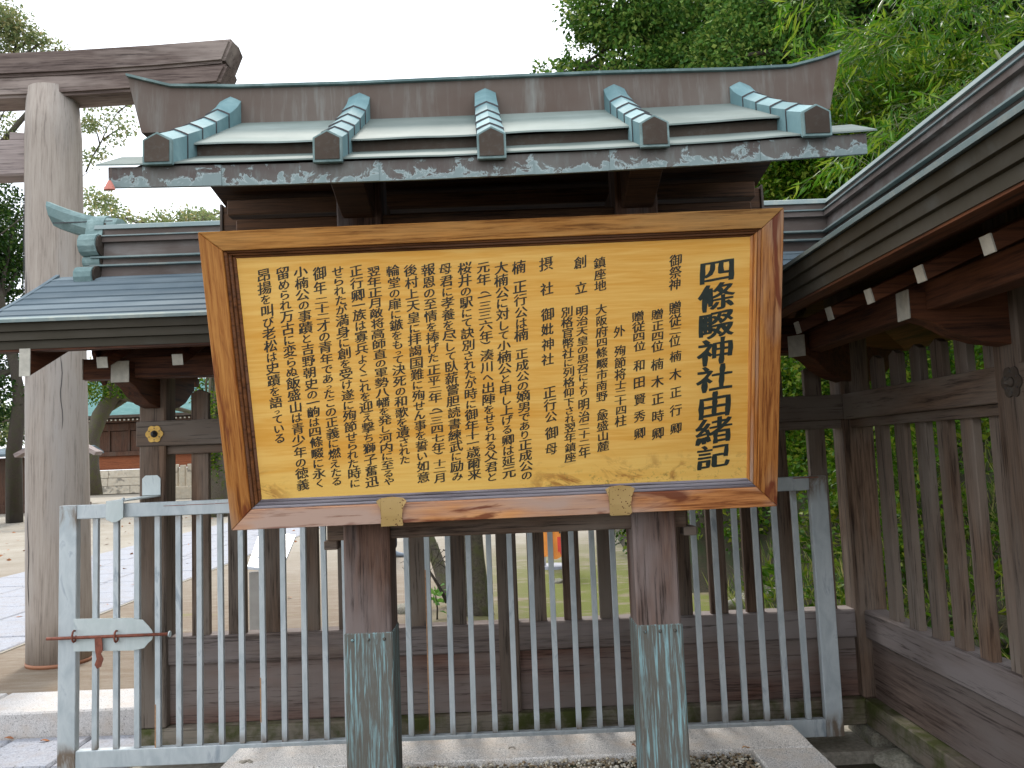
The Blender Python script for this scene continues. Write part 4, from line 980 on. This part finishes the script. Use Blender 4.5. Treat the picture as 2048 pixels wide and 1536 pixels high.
o = done(bm, 'roof_courses', M_HROOF, rf); o['kind'] = 'stuff'
obox('eave_edge', (x0-1.25, HY-.78, hz(838)), (x1+1.25, HY-.70, hz(832)), M_DARKCU, hall, .01)
obox('ridge', (x0-.8, HY+4.3, rz_-.1), (x1+.8, HY+5.1, rz_+.5), M_HROOF, hall, .02)
# second, paler roofed wing at the right end
wing = thing('shrine_wing', 'low far wing with pale roof glimpsed between the fence post and slat', 'building', (-11.5, 40, .22))
def wz(py): return at(362, py, Y=40).z
obox('wall', (-13.0, 40.4, .22), (-9.6, 44, wz(846)), W['hall'], wing, .01)
bm = bmesh.new(); prism(bm, [(-13.2, 39.6, wz(824)), (-13.2, 41.9, wz(805)), (-13.2, 44.2, wz(824)), (-13.2, 44.2, wz(829)), (-13.2, 39.6, wz(829))], (4.0, 0, 0)); done(bm, 'roof', plain('pale_blue_far_roof', (.38, .43, .46), .5), wing)
for k in range(14): obox('rafter_end', (-13.1+.28*k, 39.55, wz(836)), (-13.0+.28*k, 39.58, wz(833)), WHITE_END, wing, 0)
st = thing('stone_fence', 'far pale stone picket fence between the fence slats', 'stone fence', (-12, 34, .22))
for k in range(16):
    x = -14.2+.30*k; obox('stone_picket', (x, 34, .22), (x+.2, 34.2, 1.62+.04*(k % 2)), M_HSTONE, st, .02)
obox('base_stone', (-14.4, 33.8, .22), (-9.2, 34.4, .75), M_HSTONE, st, .02)
# low roofed wall at the far left
lw = thing('low_board_fence', 'dark low board fence with green copper coping at the far left', 'fence', (-17, 27, .22))
def lz(py): return at(30, py, Y=27).z
for k in range(22): obox('board', (-20.5+.30*k, 27.2, .3), (-20.22+.30*k, 27.26, lz(915)), W['hall'], lw, .008)
obox('bottom_beam', (-20.6, 27.1, .22), (-13.9, 27.4, .5), W['hall'], lw, .01)
bm = bmesh.new(); prism(bm, [(-20.8, 26.6, lz(908)), (-20.8, 27.2, lz(896)), (-20.8, 27.8, lz(908)), (-20.8, 27.8, lz(912)), (-20.8, 26.6, lz(912))], (7.1, 0, 0)); done(bm, 'coping_roof', M_FROOF, lw)
gb = thing('gabled_notice_case', 'small far gabled roof peeping out on both sides of the torii pillar', 'shelter', (-9.1, 20, .22))
g0, g1, g2 = at(26, 908, Y=20), at(113, 862, Y=20), at(192, 903, Y=20)
for a, b in ((g0, g1), (g1, g2)):
    bm = bmesh.new(); d = (b-a).normalized(); nn = Vector((-d.z, 0, d.x)) if d.x > 0 else Vector((d.z, 0, -d.x))
    prism(bm, [a, b, b-nn*.10, a-nn*.10], (0, .35, 0)); done(bm, 'roof_slope', W['tie_x'], gb)
for px in (85, 145): 
    q = at(px, 920, Y=20.05); obox('post', (q.x-.06, 20.05, .22), (q.x+.06, 20.15, q.z+.25), W['hall'], gb, .01)

# ================================================================== SMALL THINGS ON THE GROUND BEHIND THE FENCE
# slanted information board
inf = thing('information_board', 'slanted white information board on a grey plate stand', 'information board', tuple(at(540, 1200, Y=6.3)))
q = [at(494, 1133, Y=6.05), at(563, 1140, Y=6.05), at(592, 1070, Y=6.55), at(520, 1060, Y=6.55)]
bm = bmesh.new(); prism(bm, q, (0, 0, -.022), .003); done(bm, 'slanted_panel', plain('white_laminate', (.66, .71, .78), .25), inf)
bm = bmesh.new(); a = at(495, 1142, Y=6.09); b = at(560, 1142, Y=6.09); box(bm, (a.x+.01, 6.09, .22), (b.x-.01, 6.13, a.z-.01), .003); done(bm, 'stand_plate', plain('grey_metal_plate', (.33, .32, .30), .5, .2), inf)
for k in range(5):
    p = q[0].lerp(q[3], .25+.12*k)+Vector((.05, 0, .001)); bm = bmesh.new(); box(bm, (p.x, p.y, p.z), (p.x+.12-.01*k, p.y+.012, p.z+.0015)); done(bm, 'text_line', M_IRON, inf)
# orange banner on a round foot
bf = at(1108, 1135, Z=.22)
ban = thing('banner', 'short orange cloth banner with a red corner on a round grey foot', 'banner', tuple(bf))
bm = bmesh.new(); tube(bm, [(bf.x, bf.y, .22), (bf.x, bf.y, .25)], [.19, .18], 20, smooth=False); done(bm, 'foot', plain('grey_plastic', (.25, .26, .30), .5), ban)
bm = bmesh.new(); tube(bm, [(bf.x-.10, bf.y, .24), (bf.x-.10, bf.y, 1.95)], .012, 8); done(bm, 'pole', plain('white_pole', (.7, .7, .7), .4), ban)
M_OR = plain('orange_cloth', (.85, .30, .06), .8, 0, .2, 5)
def cloth(name, x0, x1, z0, z1, mat, off=0.0):
    bm = bmesh.new(); n = 8; rings = []
    for i in range(n+1):
        x = x0+(x1-x0)*i/n; wv = .012*math.sin(x*40); rings.append([(x, bf.y-.02+wv-off, z0+.02*math.sin(i)), (x, bf.y-.02+wv-off, z1), (x, bf.y-.016+wv-off, z1), (x, bf.y-.016+wv-off, z0+.02*math.sin(i))])
    loft(bm, rings); return done(bm, name, mat, ban)
cl_ = cloth('cloth', bf.x-.12, bf.x+.12, .33, 1.9, M_OR)
cloth('red_patch', bf.x+.05, bf.x+.11, .38, .56, plain('red_cloth', (.72, .07, .05), .8), .003)
for k, (dx, z, l) in enumerate([(.03, .66, .05), (.06, .74, .04), (.045, .82, .06), (.07, .60, .03), (.02, .92, .06), (.05, 1.0, .05)]):
    bm = bmesh.new(); box(bm, (bf.x+dx, bf.y-.048, z), (bf.x+dx+.02, bf.y-.045, z+l)); done(bm, 'ink_stroke', M_IRON, ban)
# garden tree with leaning second trunk behind the middle of the fence
gtb = at(952, 1240, Z=.24)
gt = thing('garden_tree', 'mossy garden tree with a leaning second stem behind the middle slats', 'tree', tuple(gtb))
bm = bmesh.new(); tp = [(gtb.x+dx, gtb.y+dy, z) for dx, dy, z in [(.0, 0, .15), (.0, 0, .35), (-.01, .02, .7), (-.02, .03, 1.1), (.0, .03, 1.5), (.05, .05, 2.0), (.04, .06, 2.4)]]
tube(bm, tp, [.17, .115, .092, .085, .08, .06, .03], 12, wob=.35)
l0, l1 = at(888, 1170, Y=7.0), at(855, 1075, Y=7.2); tube(bm, [(gtb.x-.1, 6.75, .2), l0, l0.lerp(l1, .5)+Vector((.02, 0, 0)), l1, l1+Vector((-.25, .1, .5)), l1+Vector((-.4, .1, .9))], [.07, .055, .06, .065, .05, .02], 10, wob=.35)
for k in range(9):
    a0 = Vector(tp[random.randint(3, 5)]); e = a0+Vector((random.uniform(-.7, .7), random.uniform(-.5, .5), random.uniform(.1, .6))); branch_to(bm, a0, e, .02, .006)
done(bm, 'trunk', M_BARK, gt)
bm = bmesh.new()
for k in range(22):
    s0 = at(random.uniform(822, 905), random.uniform(1080, 1160), Y=6.6+random.random()*.5); branch_to(bm, s0, s0+Vector((random.uniform(-.18, .18), random.uniform(-.1, .1), random.uniform(-.14, .2))), .006, .002, .1, 4)
branch_to(bm, at(895, 1205, Y=6.3), at(852, 1135, Y=6.3), .016, .010, .02); done(bm, 'twigs', M_BARKD, gt)['kind'] = 'stuff'
cl = [((gtb.x+random.uniform(-.7, .7), gtb.y+random.uniform(-.5, .6), random.uniform(1.75, 2.5)), .3) for k in range(16)]
V, Fc = clump_leaves(cl, 900, .05, .03); fastmesh('crown', V, Fc, M_LEAF_DK, gt)
yp = at(872, 1190, Y=6.35); pl_ = thing('young_shrub', 'small bright green broad leaved sprout at the foot of the garden tree', 'plant', (yp.x, yp.y, .24))
P = np.array([[yp.x, yp.y, yp.z-.03]])+RNG.normal(size=(22, 3))*np.array([.05, .05, .05]); D = RNG.normal(size=(22, 3)); D[:, 2] = np.abs(D[:, 2])*.7
V, Fc = leaf_faces(P, D, .10, .045); fastmesh('leaves', V, Fc, leafmat('sprout_leaf', (.07, .20, .03), (.12, .30, .05), (.16, .32, .07)), pl_)
bm = bmesh.new(); branch_to(bm, (yp.x, yp.y, .22), (yp.x, yp.y, yp.z), .008, .005); done(bm, 'stem', M_BARKD, pl_)
# stones lying about
def stone(px, py, Z, r, label, sq=.55, mat=None):
    c = at(px, py, Z=Z); bm = bmesh.new(); bmesh.ops.create_icosphere(bm, subdivisions=3, radius=1)
    for v in bm.verts:
        n = noise.noise(v.co*1.3+c*3)*.45+noise.noise(v.co*3.5+c)*.15; v.co *= (1+n); v.co = Vector((v.co.x*r, v.co.y*r*.75, v.co.z*r*sq))
    o = done(bm, 'rock', mat or M_ROCK, None, Matrix.Translation(c), smooth=True); return setp(o, label, 'rock')
stone(1500, 1215, .22, .22, 'low mossy rock behind the slats right of the right signpost')
stone(1560, 1190, .30, .17, 'smaller mossy rock beside the grass near the corner post')
stone(1806, 1520, .085, .12, 'flat pale stone on the soil under the right fence', .28, granite('pale_flat_stone', (.36, .34, .28), .3, .3, .3))
stone(820, 1228, .22, .14, 'dark root covered stone left of the garden tree', .6)
stone(1115, 1165, .22, .08, 'small grey stone on the moss between two middle slats', .5)
stone(1590, 1010, .9, .35, 'brown boulder on the bank under the white stone block', .6)
wb = at(1605, 985, Y=11.5); 
sl = thing('stone_lantern', 'pale stone block glimpsed beyond the gate corner on the bank', 'stone lantern', tuple(wb))
obox('base', (wb.x-.32, 11.4, wb.z-.35), (wb.x+.32, 12.0, wb.z-.1), M_HSTONE, sl, .02); obox('shaft', (wb.x-.2, 11.5, wb.z-.1), (wb.x+.2, 11.9, wb.z+.5), M_HSTONE, sl, .03)
obox('cap', (wb.x-.36, 11.35, wb.z+.5), (wb.x+.36, 12.05, wb.z+.62), M_HSTONE, sl, .04)
# fallen leaves
M_DRY = plain('dry_leaf', (.33, .13, .05), .8, 0, .3)
k = 0
for px, py, Z, s, lab in [(18, 1477, .106, .05, 'curled red brown leaf on the paving at the lower left'), (90, 1482, .106, .045, 'thin dark red leaf beside the gate stile on the paving'), (1492, 1496, .286, .035, 'pale tan leaf on the kerb edge right of the right signpost'),
                         (1268, 1492, .284, .02, 'crumpled brown leaf on the kerb beside the right signpost')]:
    c = at(px, py, Z=Z+.004); bm = bmesh.new(); a = random.uniform(-.4, .4); n = 6; rings = []
    for i in range(n+1):
        u = i/n; wd = s*.28*math.sin(math.pi*min(1, max(.04, u)))+.0006; x = (u-.5)*s; zz = .004*math.sin(u*5)+.006*(u-.5)**2*20*s
        rings.append([(x, -wd, zz+.004), (x, 0, zz), (x, wd, zz+.004), (x, 0, zz+.0008)])
    loft(bm, rings); o = done(bm, 'fallen_leaf', plain('tan_leaf', (.55, .33, .17), .7) if 'tan' in lab else M_DRY, None, Matrix.Translation(c) @ Matrix.Rotation(a, 4, 'Z')); setp(o, lab, 'leaf')
n = 260; P = np.stack([RNG.uniform(-13, -2, n), RNG.uniform(6, 24, n), np.full(n, .232)], 1); D = RNG.normal(size=(n, 3)); D[:, 2] *= .1
V, Fc = leaf_faces(P, D, .09, .05, .1); setp(fastmesh('leaf_litter', V, Fc, M_DRY), 'brown fallen leaves scattered over the pale sandy yard', 'leaf litter', kind='stuff')

# ================================================================== PERSON walking beyond the fence
pf = at(790, 1113, Z=.22); X0, Y0 = pf.x, pf.y
per = thing('person', 'person in dark trousers and grey shoes walking past beyond the fence', 'person', (X0, Y0, .22))
def skin(name, verts, edges, radii, mat, parent, lv=2):
    me = bpy.data.meshes.new(name+'_src'); me.from_pydata([tuple(Vector(v)) for v in verts], edges, []); ob = bpy.data.objects.new(name+'_src', me); COL.objects.link(ob)
    ob.modifiers.new('s', 'SKIN'); me.skin_vertices[0].data[0].use_root = True
    for i, r in enumerate(radii): me.skin_vertices[0].data[i].radius = (r, r)
    sb = ob.modifiers.new('d', 'SUBSURF'); sb.levels = lv; dg = bpy.context.evaluated_depsgraph_get(); dg.update()
    m2 = bpy.data.meshes.new_from_object(ob.evaluated_get(dg)); bpy.data.objects.remove(ob)
    for p in m2.polygons: p.use_smooth = True
    return link(name, m2, mat, parent)
g = .22
bodyv = [(X0-.10, Y0, g+.92), (X0-.10, Y0, g+1.12), (X0-.09, Y0, g+1.38), (X0-.08, Y0, g+1.47), (X0-.06, Y0, g+1.53), (X0-.05, Y0, g+1.62),
         (X0-.10, Y0-.17, g+1.36), (X0-.13, Y0-.21, g+1.08), (X0-.04, Y0-.20, g+.86), (X0-.10, Y0+.17, g+1.36), (X0-.08, Y0+.21, g+1.08), (X0+.04, Y0+.19, g+.88),
         (X0-.09, Y0-.09, g+.86), (X0-.04, Y0-.09, g+.48), (X0-.02, Y0-.09, g+.09), (X0-.12, Y0+.09, g+.86), (X0-.22, Y0+.09, g+.48), (X0-.40, Y0+.09, g+.12)]
bodye = [(0, 1), (1, 2), (2, 3), (3, 4), (4, 5), (2, 6), (6, 7), (7, 8), (2, 9), (9, 10), (10, 11), (0, 12), (12, 13), (13, 14), (0, 15), (15, 16), (16, 17)]
body = skin('body', bodyv, bodye, [.12, .125, .12, .055, .055, .10, .06, .045, .03, .06, .045, .03, .09, .062, .048, .09, .062, .048], plain('skin', (.45, .27, .19), .6), per)
skin('jacket', [(p[0], p[1], p[2]) for p in [bodyv[i] for i in (0, 1, 2, 6, 7, 9, 10)]], [(0, 1), (1, 2), (2, 3), (3, 4), (2, 5), (5, 6)], [.145, .145, .135, .072, .06, .072, .06], plain('grey_jacket', (.12, .12, .14), .8), per)
skin('trousers', [bodyv[i] for i in (0, 12, 13, 14, 15, 16, 17)], [(0, 1), (1, 2), (2, 3), (0, 4), (4, 5), (5, 6)], [.14, .105, .085, .075, .105, .085, .07], plain('dark_trousers', (.022, .022, .032), .8), per)
for dx, dy, dz in ((0, -.09, 0), (-.40, .09, .03)):
    bm = bmesh.new(); rings = []
    for u, wd, h in ((-.09, .03, .06), (-.05, .042, .09), (.02, .042, .085), (.08, .045, .06), (.14, .042, .045), (.17, .02, .03)):
        rings.append([(X0+dx+u, Y0+dy+wd*math.cos(a), g+dz+.004+h*.5+h*.5*math.sin(a)) for a in [2*math.pi*k/10 for k in range(10)]])
    loft(bm, rings, smooth=True); done(bm, 'shoe', plain('grey_shoe', (.16, .20, .25), .6), per)
bm = bmesh.new(); bmesh.ops.create_icosphere(bm, subdivisions=3, radius=1)
for v in bm.verts: v.co = Vector((v.co.x*.10-.018, v.co.y*.088, v.co.z*.105+.028 if v.co.z > -.2 else v.co.z*.05+.02))
done(bm, 'hair', plain('dark_hair', (.02, .015, .012), .6), per, Matrix.Translation((X0-.05, Y0, g+1.63)), smooth=True)
bm = bmesh.new(); prism(bm, [(X0+.045, Y0-.012, g+1.60), (X0+.075, Y0, g+1.605), (X0+.045, Y0+.012, g+1.60), (X0+.045, Y0, g+1.645)], (.001, 0, 0)); done(bm, 'nose', plain('skin_nose', (.45, .27, .19), .6), per)

# ================================================================== TREES, BAMBOO, HILLSIDE
# far sparse trees at the left, seen against the sky
def pc(lst, Y, dy=1.0): return [(tuple(at(px, py, Y=Y+random.uniform(-dy, dy))), r) for px, py, r in lst]
def cloud(x0, y0, x1, y1, n, r0, r1): return [(random.uniform(x0, x1), random.uniform(y0, y1), random.uniform(r0, r1)) for _ in range(n)]
Yt = 19
c1 = pc(cloud(0, 30, 60, 100, 12, .28, .5) + cloud(70, 72, 128, 100, 7, .2, .32) + cloud(-140, -60, 0, 120, 30, .4, .8) + cloud(165, 212, 265, 262, 10, .18, .34)+cloud(200, 262, 250, 290, 3, .15, .22)
         + cloud(0, 200, 14, 300, 3, .2, .3) + cloud(160, 300, 215, 345, 4, .15, .25), Yt, .6)
tb = at(-150, 980, Y=Yt); tr_ = [(tb.x, Yt, .2)] + [tuple(at(px, py, Y=Yt)) for px, py in [(-140, 760), (-120, 560), (-80, 380), (-60, 200), (-70, 40)]]
t = tree('airy_tree', 'airy pale leaved tree rising above the left end of the torii lintel', (tb.x, Yt, .22), tr_, [.28, .24, .2, .16, .11, .06], c1, M_LEAF_THIN, 950, .095, .055, M_BARKD, nb=10, shell=.15)
for a, b in [((170, 345), (235, 225)), ((235, 225), (262, 205)), ((200, 290), (170, 225)), ((0, 240), (14, 215)), ((205, 280), (250, 250)), ((-120, 560), (170, 345))]:
    bm = bmesh.new(); branch_to(bm, at(*a, Y=Yt), at(*b, Y=Yt), .022, .008, .05); done(bm, 'branch', M_BARKD, t)
Yt = 30
c2 = pc(cloud(160, 395, 235, 440, 9, .35, .6)+cloud(310, 432, 440, 447, 9, .3, .45)+cloud(235, 425, 275, 445, 4, .25, .35)+cloud(300, 445, 900, 480, 40, .5, .9), Yt, 1.5)
tb = at(330, 970, Y=Yt); tr_ = [(tb.x, Yt, .2)]+[tuple(at(px, py, Y=Yt)) for px, py in [(332, 800), (328, 640), (335, 520), (330, 470)]]
tree('background_tree', 'pale green treetop just showing over the left fence ridge', (tb.x, Yt, .22), tr_, [.3, .26, .2, .14, .06], c2, M_LEAF_THIN, 330, .16, .09, M_BARK, nb=16, shell=.2)
# dense evergreen at the left edge
Yt = 22
c3 = pc(cloud(-160, 370, 35, 560, 26, .6, 1.0)+cloud(-160, 500, 45, 870, 48, .6, 1.0), Yt, 1.8)
tb = at(30, 985, Y=Yt); tr_ = [(tb.x, Yt, .2)]+[tuple(at(px, py, Y=Yt-1.5)) for px, py in [(28, 900), (40, 800), (30, 740), (0, 600), (-30, 480)]]
tree('evergreen_tree', 'dense dark evergreen filling the left edge behind the torii pillar', (tb.x, Yt, .22), tr_, [.2, .17, .15, .12, .1, .06], c3, M_LEAF_DK, 800, .12, .075, M_BARKD, nb=20)
Yt = 48
c3b = pc(cloud(-60, 830, 60, 890, 14, 1.0, 1.8)+cloud(100, 740, 200, 800, 12, .9, 1.6)+cloud(160, 750, 300, 790, 10, .7, 1.3), Yt+10, 2)
tb = at(80, 950, Y=56); tree('distant_tree', 'yellow green treetops beside and behind the shrine hall roof', (tb.x, 56, .22), [(tb.x, 56, .2), (tb.x, 56, 3), (tb.x+.5, 56, 6)], [.4, .35, .2], c3b, M_LEAF_THIN, 90, .3, .18, M_BARKD, nb=10)
# leaning mossy trunk in front of the hall
Yt = 33
tr_ = [tuple(at(px, py, Y=Yt)) for px, py in [(186, 990), (182, 930), (184, 875), (200, 830), (225, 790), (243, 740), (262, 690)]]
c4_ = pc(cloud(165, 745, 205, 800, 8, .4, .7)+cloud(220, 755, 250, 790, 5, .3, .5)+cloud(250, 600, 420, 740, 30, .6, 1.0)+cloud(410, 770, 445, 850, 10, .4, .7), Yt, 1)
t = tree('leaning_tree', 'mossy trunk leaning right across the shrine hall roof', (tr_[0][0], Yt, .22), tr_, [.36, .30, .30, .30, .30, .26, .15], c4_, M_LEAF_HILL, 330, .15, .09, M_BARK, nb=8)
Yt = 21; tb = at(438, 990, Y=Yt)
c5 = pc(cloud(410, 780, 450, 990, 22, .22, .42), Yt, .5)
tree('slender_tree', 'ivy clad trunk showing beside the board frame left edge', (tb.x, Yt, .22), [(tb.x, Yt, .2), (tb.x-.05, Yt, 1.5), (tb.x, Yt, 3), (tb.x+.1, Yt, 4.5)], [.26, .2, .18, .1], c5, M_LEAF_HILL, 900, .09, .055, M_BARK, nb=6)

# big broadleaf tree top centre right
Yt = 15.0
c6 = pc(cloud(1170, -160, 1340, 50, 15, .6, 1.0)+cloud(1165, 50, 1260, 120, 7, .35, .55)+cloud(1290, 10, 1490, 120, 15, .55, .9)+cloud(1180, 130, 1300, 165, 10, .3, .5)+cloud(1095, 138, 1180, 160, 8, .2, .34)
         +cloud(1300, 110, 1480, 150, 14, .4, .6), Yt, 1.3)
tb = at(1330, 900, Y=Yt+1); tr_ = [(tb.x, Yt+1, .3)]+[tuple(at(px, py, Y=Yt+.8)) for px, py in [(1335, 700), (1345, 500), (1370, 300), (1350, 150), (1300, 20)]]
tree('broadleaf_tree', 'big glossy broadleaf tree rising above the signboard ridge', (tb.x, Yt+1, .3), tr_, [.42, .36, .30, .24, .17, .08], c6, M_LEAF_BIG, 980, .105, .068, M_BARKD, nb=30, droop=.3, shell=.72)
Yt = 12.5
c7 = pc(cloud(1390, 60, 1600, 140, 16, .45, .8)+cloud(1480, -40, 1640, 60, 16, .5, .75)+cloud(1560, 80, 1690, 200, 12, .4, .6), Yt, 1.0)
tb = at(1560, 760, Y=Yt); tr_ = [(tb.x+.8, Yt+.6, 1.6)]+[tuple(at(px, py, Y=Yt+.5)) for px, py in [(1640, 500), (1640, 330), (1620, 180), (1590, 60)]]
tree('broadleaf_tree', 'mid green rounded tree right of the big broadleaf crown', (tb.x+.8, Yt+.6, 1.6), tr_, [.3, .26, .2, .15, .07], c7, M_LEAF_BIG, 1150, .088, .056, M_BARKD, nb=16, droop=.3, shell=.72)
Yt = 19
c8 = pc(cloud(1420, -120, 1800, 80, 40, .9, 1.5)+cloud(1600, 40, 2200, 260, 70, 1.0, 1.5)+cloud(1780, -250, 2350, 60, 50, 1.1, 1.7), Yt, 1.5)
tb = at(1700, 500, Y=Yt); tr_ = [(tb.x, Yt, 4)]+[tuple(at(px, py, Y=Yt)) for px, py in [(1700, 300), (1720, 150), (1700, 0)]]
tree('evergreen_tree', 'dark shaded evergreen mass behind the bamboo at the top right', (tb.x, Yt, 4), tr_, [.5, .4, .3, .15], c8, M_LEAF_DK, 240, .17, .11, M_BARKD, nb=16)

# undergrowth that covers the bank behind the fences
cl = []
for k in range(620):
    y_ = random.uniform(4.9, 15); x_ = 2.0+max(0, y_-14)*.12+random.uniform(.1, 1)**1.0*random.uniform(.3, 1)*7.5
    z_ = .2+h_hill(x_, y_); r = random.uniform(.22, .42); cl.append(((x_, y_, z_+r*.5), r))
for k in range(150):
    y_ = random.uniform(7.4, 12); x_ = random.uniform(1.5, 3.4); cl.append(((x_, y_, .2+h_hill(x_, y_)+random.uniform(0, .2)), random.uniform(.2, .36)))
for k in range(230):    # taller bushes on the higher ground
    y_ = random.uniform(6.8, 13); x_ = random.uniform(2.7, 7); z_ = .2+h_hill(x_, y_); cl.append(((x_, y_, z_+random.uniform(.3, 1.4)), random.uniform(.3, .5)))
V, Fc = clump_leaves(cl, 1250, .062, .036, droop=.2, squash=.9)
setp(fastmesh('undergrowth', V, Fc, M_LEAF_HILL), 'leafy undergrowth covering the steep bank behind the fence corner', 'undergrowth', kind='stuff')
# back bank closing the view right of the signposts
cl = [((random.uniform(1.5, 3.2), random.uniform(9.0, 12.5), .3+random.uniform(0, 2.4)), random.uniform(.3, .5)) for k in range(90)]
V, Fc = clump_leaves(cl, 800, .07, .042, droop=.2); setp(fastmesh('hedge', V, Fc, M_LEAF_DK), 'dark hedge seen through the slats right of the right signpost', 'hedge')
# grass tufts at the foot of the bank
n = 5200; P = np.stack([RNG.uniform(1.75, 3.6, n), RNG.uniform(4.5, 7.2, n), np.zeros(n)], 1)
P[:, 0] = np.where(RNG.random(n) < .5, P[:, 0], RNG.uniform(2.1, 3.2, n)); cl_y = RNG.uniform(2.2, 4.4, n//2); P[:n//2, 1] = np.where(P[:n//2, 0] > 2.0, cl_y, P[:n//2, 1])
P[:, 2] = [(.05 if b < 4.2 else .21)+h_hill(a, b) for a, b in P[:, :2]]
D = RNG.normal(size=(n, 3))*.5; D[:, 2] = np.abs(D[:, 2])+.7
V, Fc = leaf_faces(P, D, .20, .011, .1); setp(fastmesh('grass', V, Fc, M_GRASS), 'long grass tufts at the foot of the bank behind the slats', 'grass', kind='stuff')
n = 2600; P = np.stack([RNG.uniform(1.95, 2.9, n), RNG.uniform(1.2, 7.0, n), np.zeros(n)], 1); P[:, 2] = [(.05 if b < 4.2 else .21)+h_hill(a, b)+.1 for a, b in P[:, :2]]
D = RNG.normal(size=(n, 3)); D[:, 2] = np.abs(D[:, 2])*.5; V, Fc = leaf_faces(P, D, .13, .03); setp(fastmesh('ferns', V, Fc, M_LEAF_HILL), 'ferns behind the slats of the right hand fence', 'fern', kind='stuff')

# bamboo
def bamboo(label, culms, sprays, group='bamboo on the bank', ln=.15, wd=.019, per=16):
    c0 = Vector(culms[0][0]); t = thing('bamboo', label, 'bamboo', tuple(c0), group)
    for cu in culms:
        bm = bmesh.new(); pts = []; rd = []
        for i in range(len(cu)-1):
            a, b = Vector(cu[i]), Vector(cu[i+1])
            for k in range(3): pts += [a.lerp(b, k/3), a.lerp(b, k/3+.30)]; rd += [.0125, .0105]
        tube(bm, pts+[Vector(cu[-1])], rd+[.006], 8); done(bm, 'culm', plain('bamboo_culm', (.12, .14, .045), .4), t)
    Ps, Ds = [], []; bm = bmesh.new()
    for c in sprays:
        c = Vector(c); dr = Vector((random.uniform(-1, .5), random.uniform(-.8, .4), random.uniform(-.55, .1))).normalized(); lt = random.uniform(.25, .5)
        tube(bm, [c, c+dr*lt*.5+Vector((0, 0, .03)), c+dr*lt], [.003, .002, .001], 4)
        m_ = per; u = RNG.uniform(.15, 1, m_)[:, None]; p = np.array(c)+np.array(dr)*lt*u+RNG.normal(size=(m_, 3))*.02
        g_2 = np.array(dr)*.9+RNG.normal(size=(m_, 3))*.55; g_2[:, 2] -= .55; Ps.append(p); Ds.append(g_2)
    done(bm, 'twigs', plain('bamboo_twig', (.10, .12, .04), .6), t)['kind'] = 'stuff'
    V, Fc = leaf_faces(np.concatenate(Ps), np.concatenate(Ds), ln, wd, .15); fastmesh('leaves', V, Fc, M_BAMBOO, t)
def sp(x0, y0, x1, y1, n, Y, dy=.5): return [at(random.uniform(x0, x1), random.uniform(y0, y1), Y=Y+random.uniform(-dy, dy)) for _ in range(n)]
def band(pa, pb, w_, n, Y, dy=.4):
    r = []
    for _ in range(n):
        u = random.random(); r.append(at(pa[0]+(pb[0]-pa[0])*u+random.uniform(-w_, w_), pa[1]+(pb[1]-pa[1])*u+random.uniform(-w_, w_), Y=Y+random.uniform(-dy, dy)))
    return r
cz = lambda px, py, Y: tuple(at(px, py, Y=Y))
bamboo('arching bamboo whose long leaves hang down from the top right corner', [[cz(2060, 330, 6.4), cz(1995, 110, 6.4), cz(1950, 30, 6.4), cz(1880, -80, 6.3)]],
       sp(1820, -60, 2100, 40, 70, 6.4)+sp(1880, 30, 2100, 110, 22, 6.4)+band((1730, 110), (1850, 20), 24, 36, 6.2)+sp(1600, -30, 1650, 8, 7, 6.0))
bamboo('lower bamboo thicket spilling over the ridge of the right fence roof', [[cz(2090, 330, 5.6), cz(2040, 190, 5.6), cz(1990, 100, 5.7)], [cz(1800, 420, 6.0), cz(1760, 330, 6.0), cz(1745, 280, 6.0)]],
       band((1680, 335), (1940, 175), 26, 66, 5.8)+band((1740, 260), (1800, 220), 20, 16, 6.2)+sp(1940, 140, 2060, 190, 14, 5.7), per=14, ln=.13)
bamboo('drooping bamboo spray just right of the roof ridge tip', [[cz(1800, -60, 6.6), cz(1745, 40, 6.6), cz(1700, 130, 6.6)]], band((1700, 90), (1690, 190), 14, 22, 6.6)+band((1740, 40), (1700, 120), 22, 22, 6.6))
V, Fc = clump_leaves(pc(cloud(1680, 120, 2060, 330, 90, .22, .4)+cloud(1520, 310, 1800, 400, 50, .22, .38)+cloud(1650, 130, 1780, 330, 40, .25, .42)+cloud(1490, 300, 1760, 430, 60, .3, .5), 7.6, .6), 1500, .06, .034)
setp(fastmesh('bushes', V, Fc, M_LEAF_HILL), 'mixed bushes on the bank seen under the signboard roof end', 'bushes', kind='stuff')
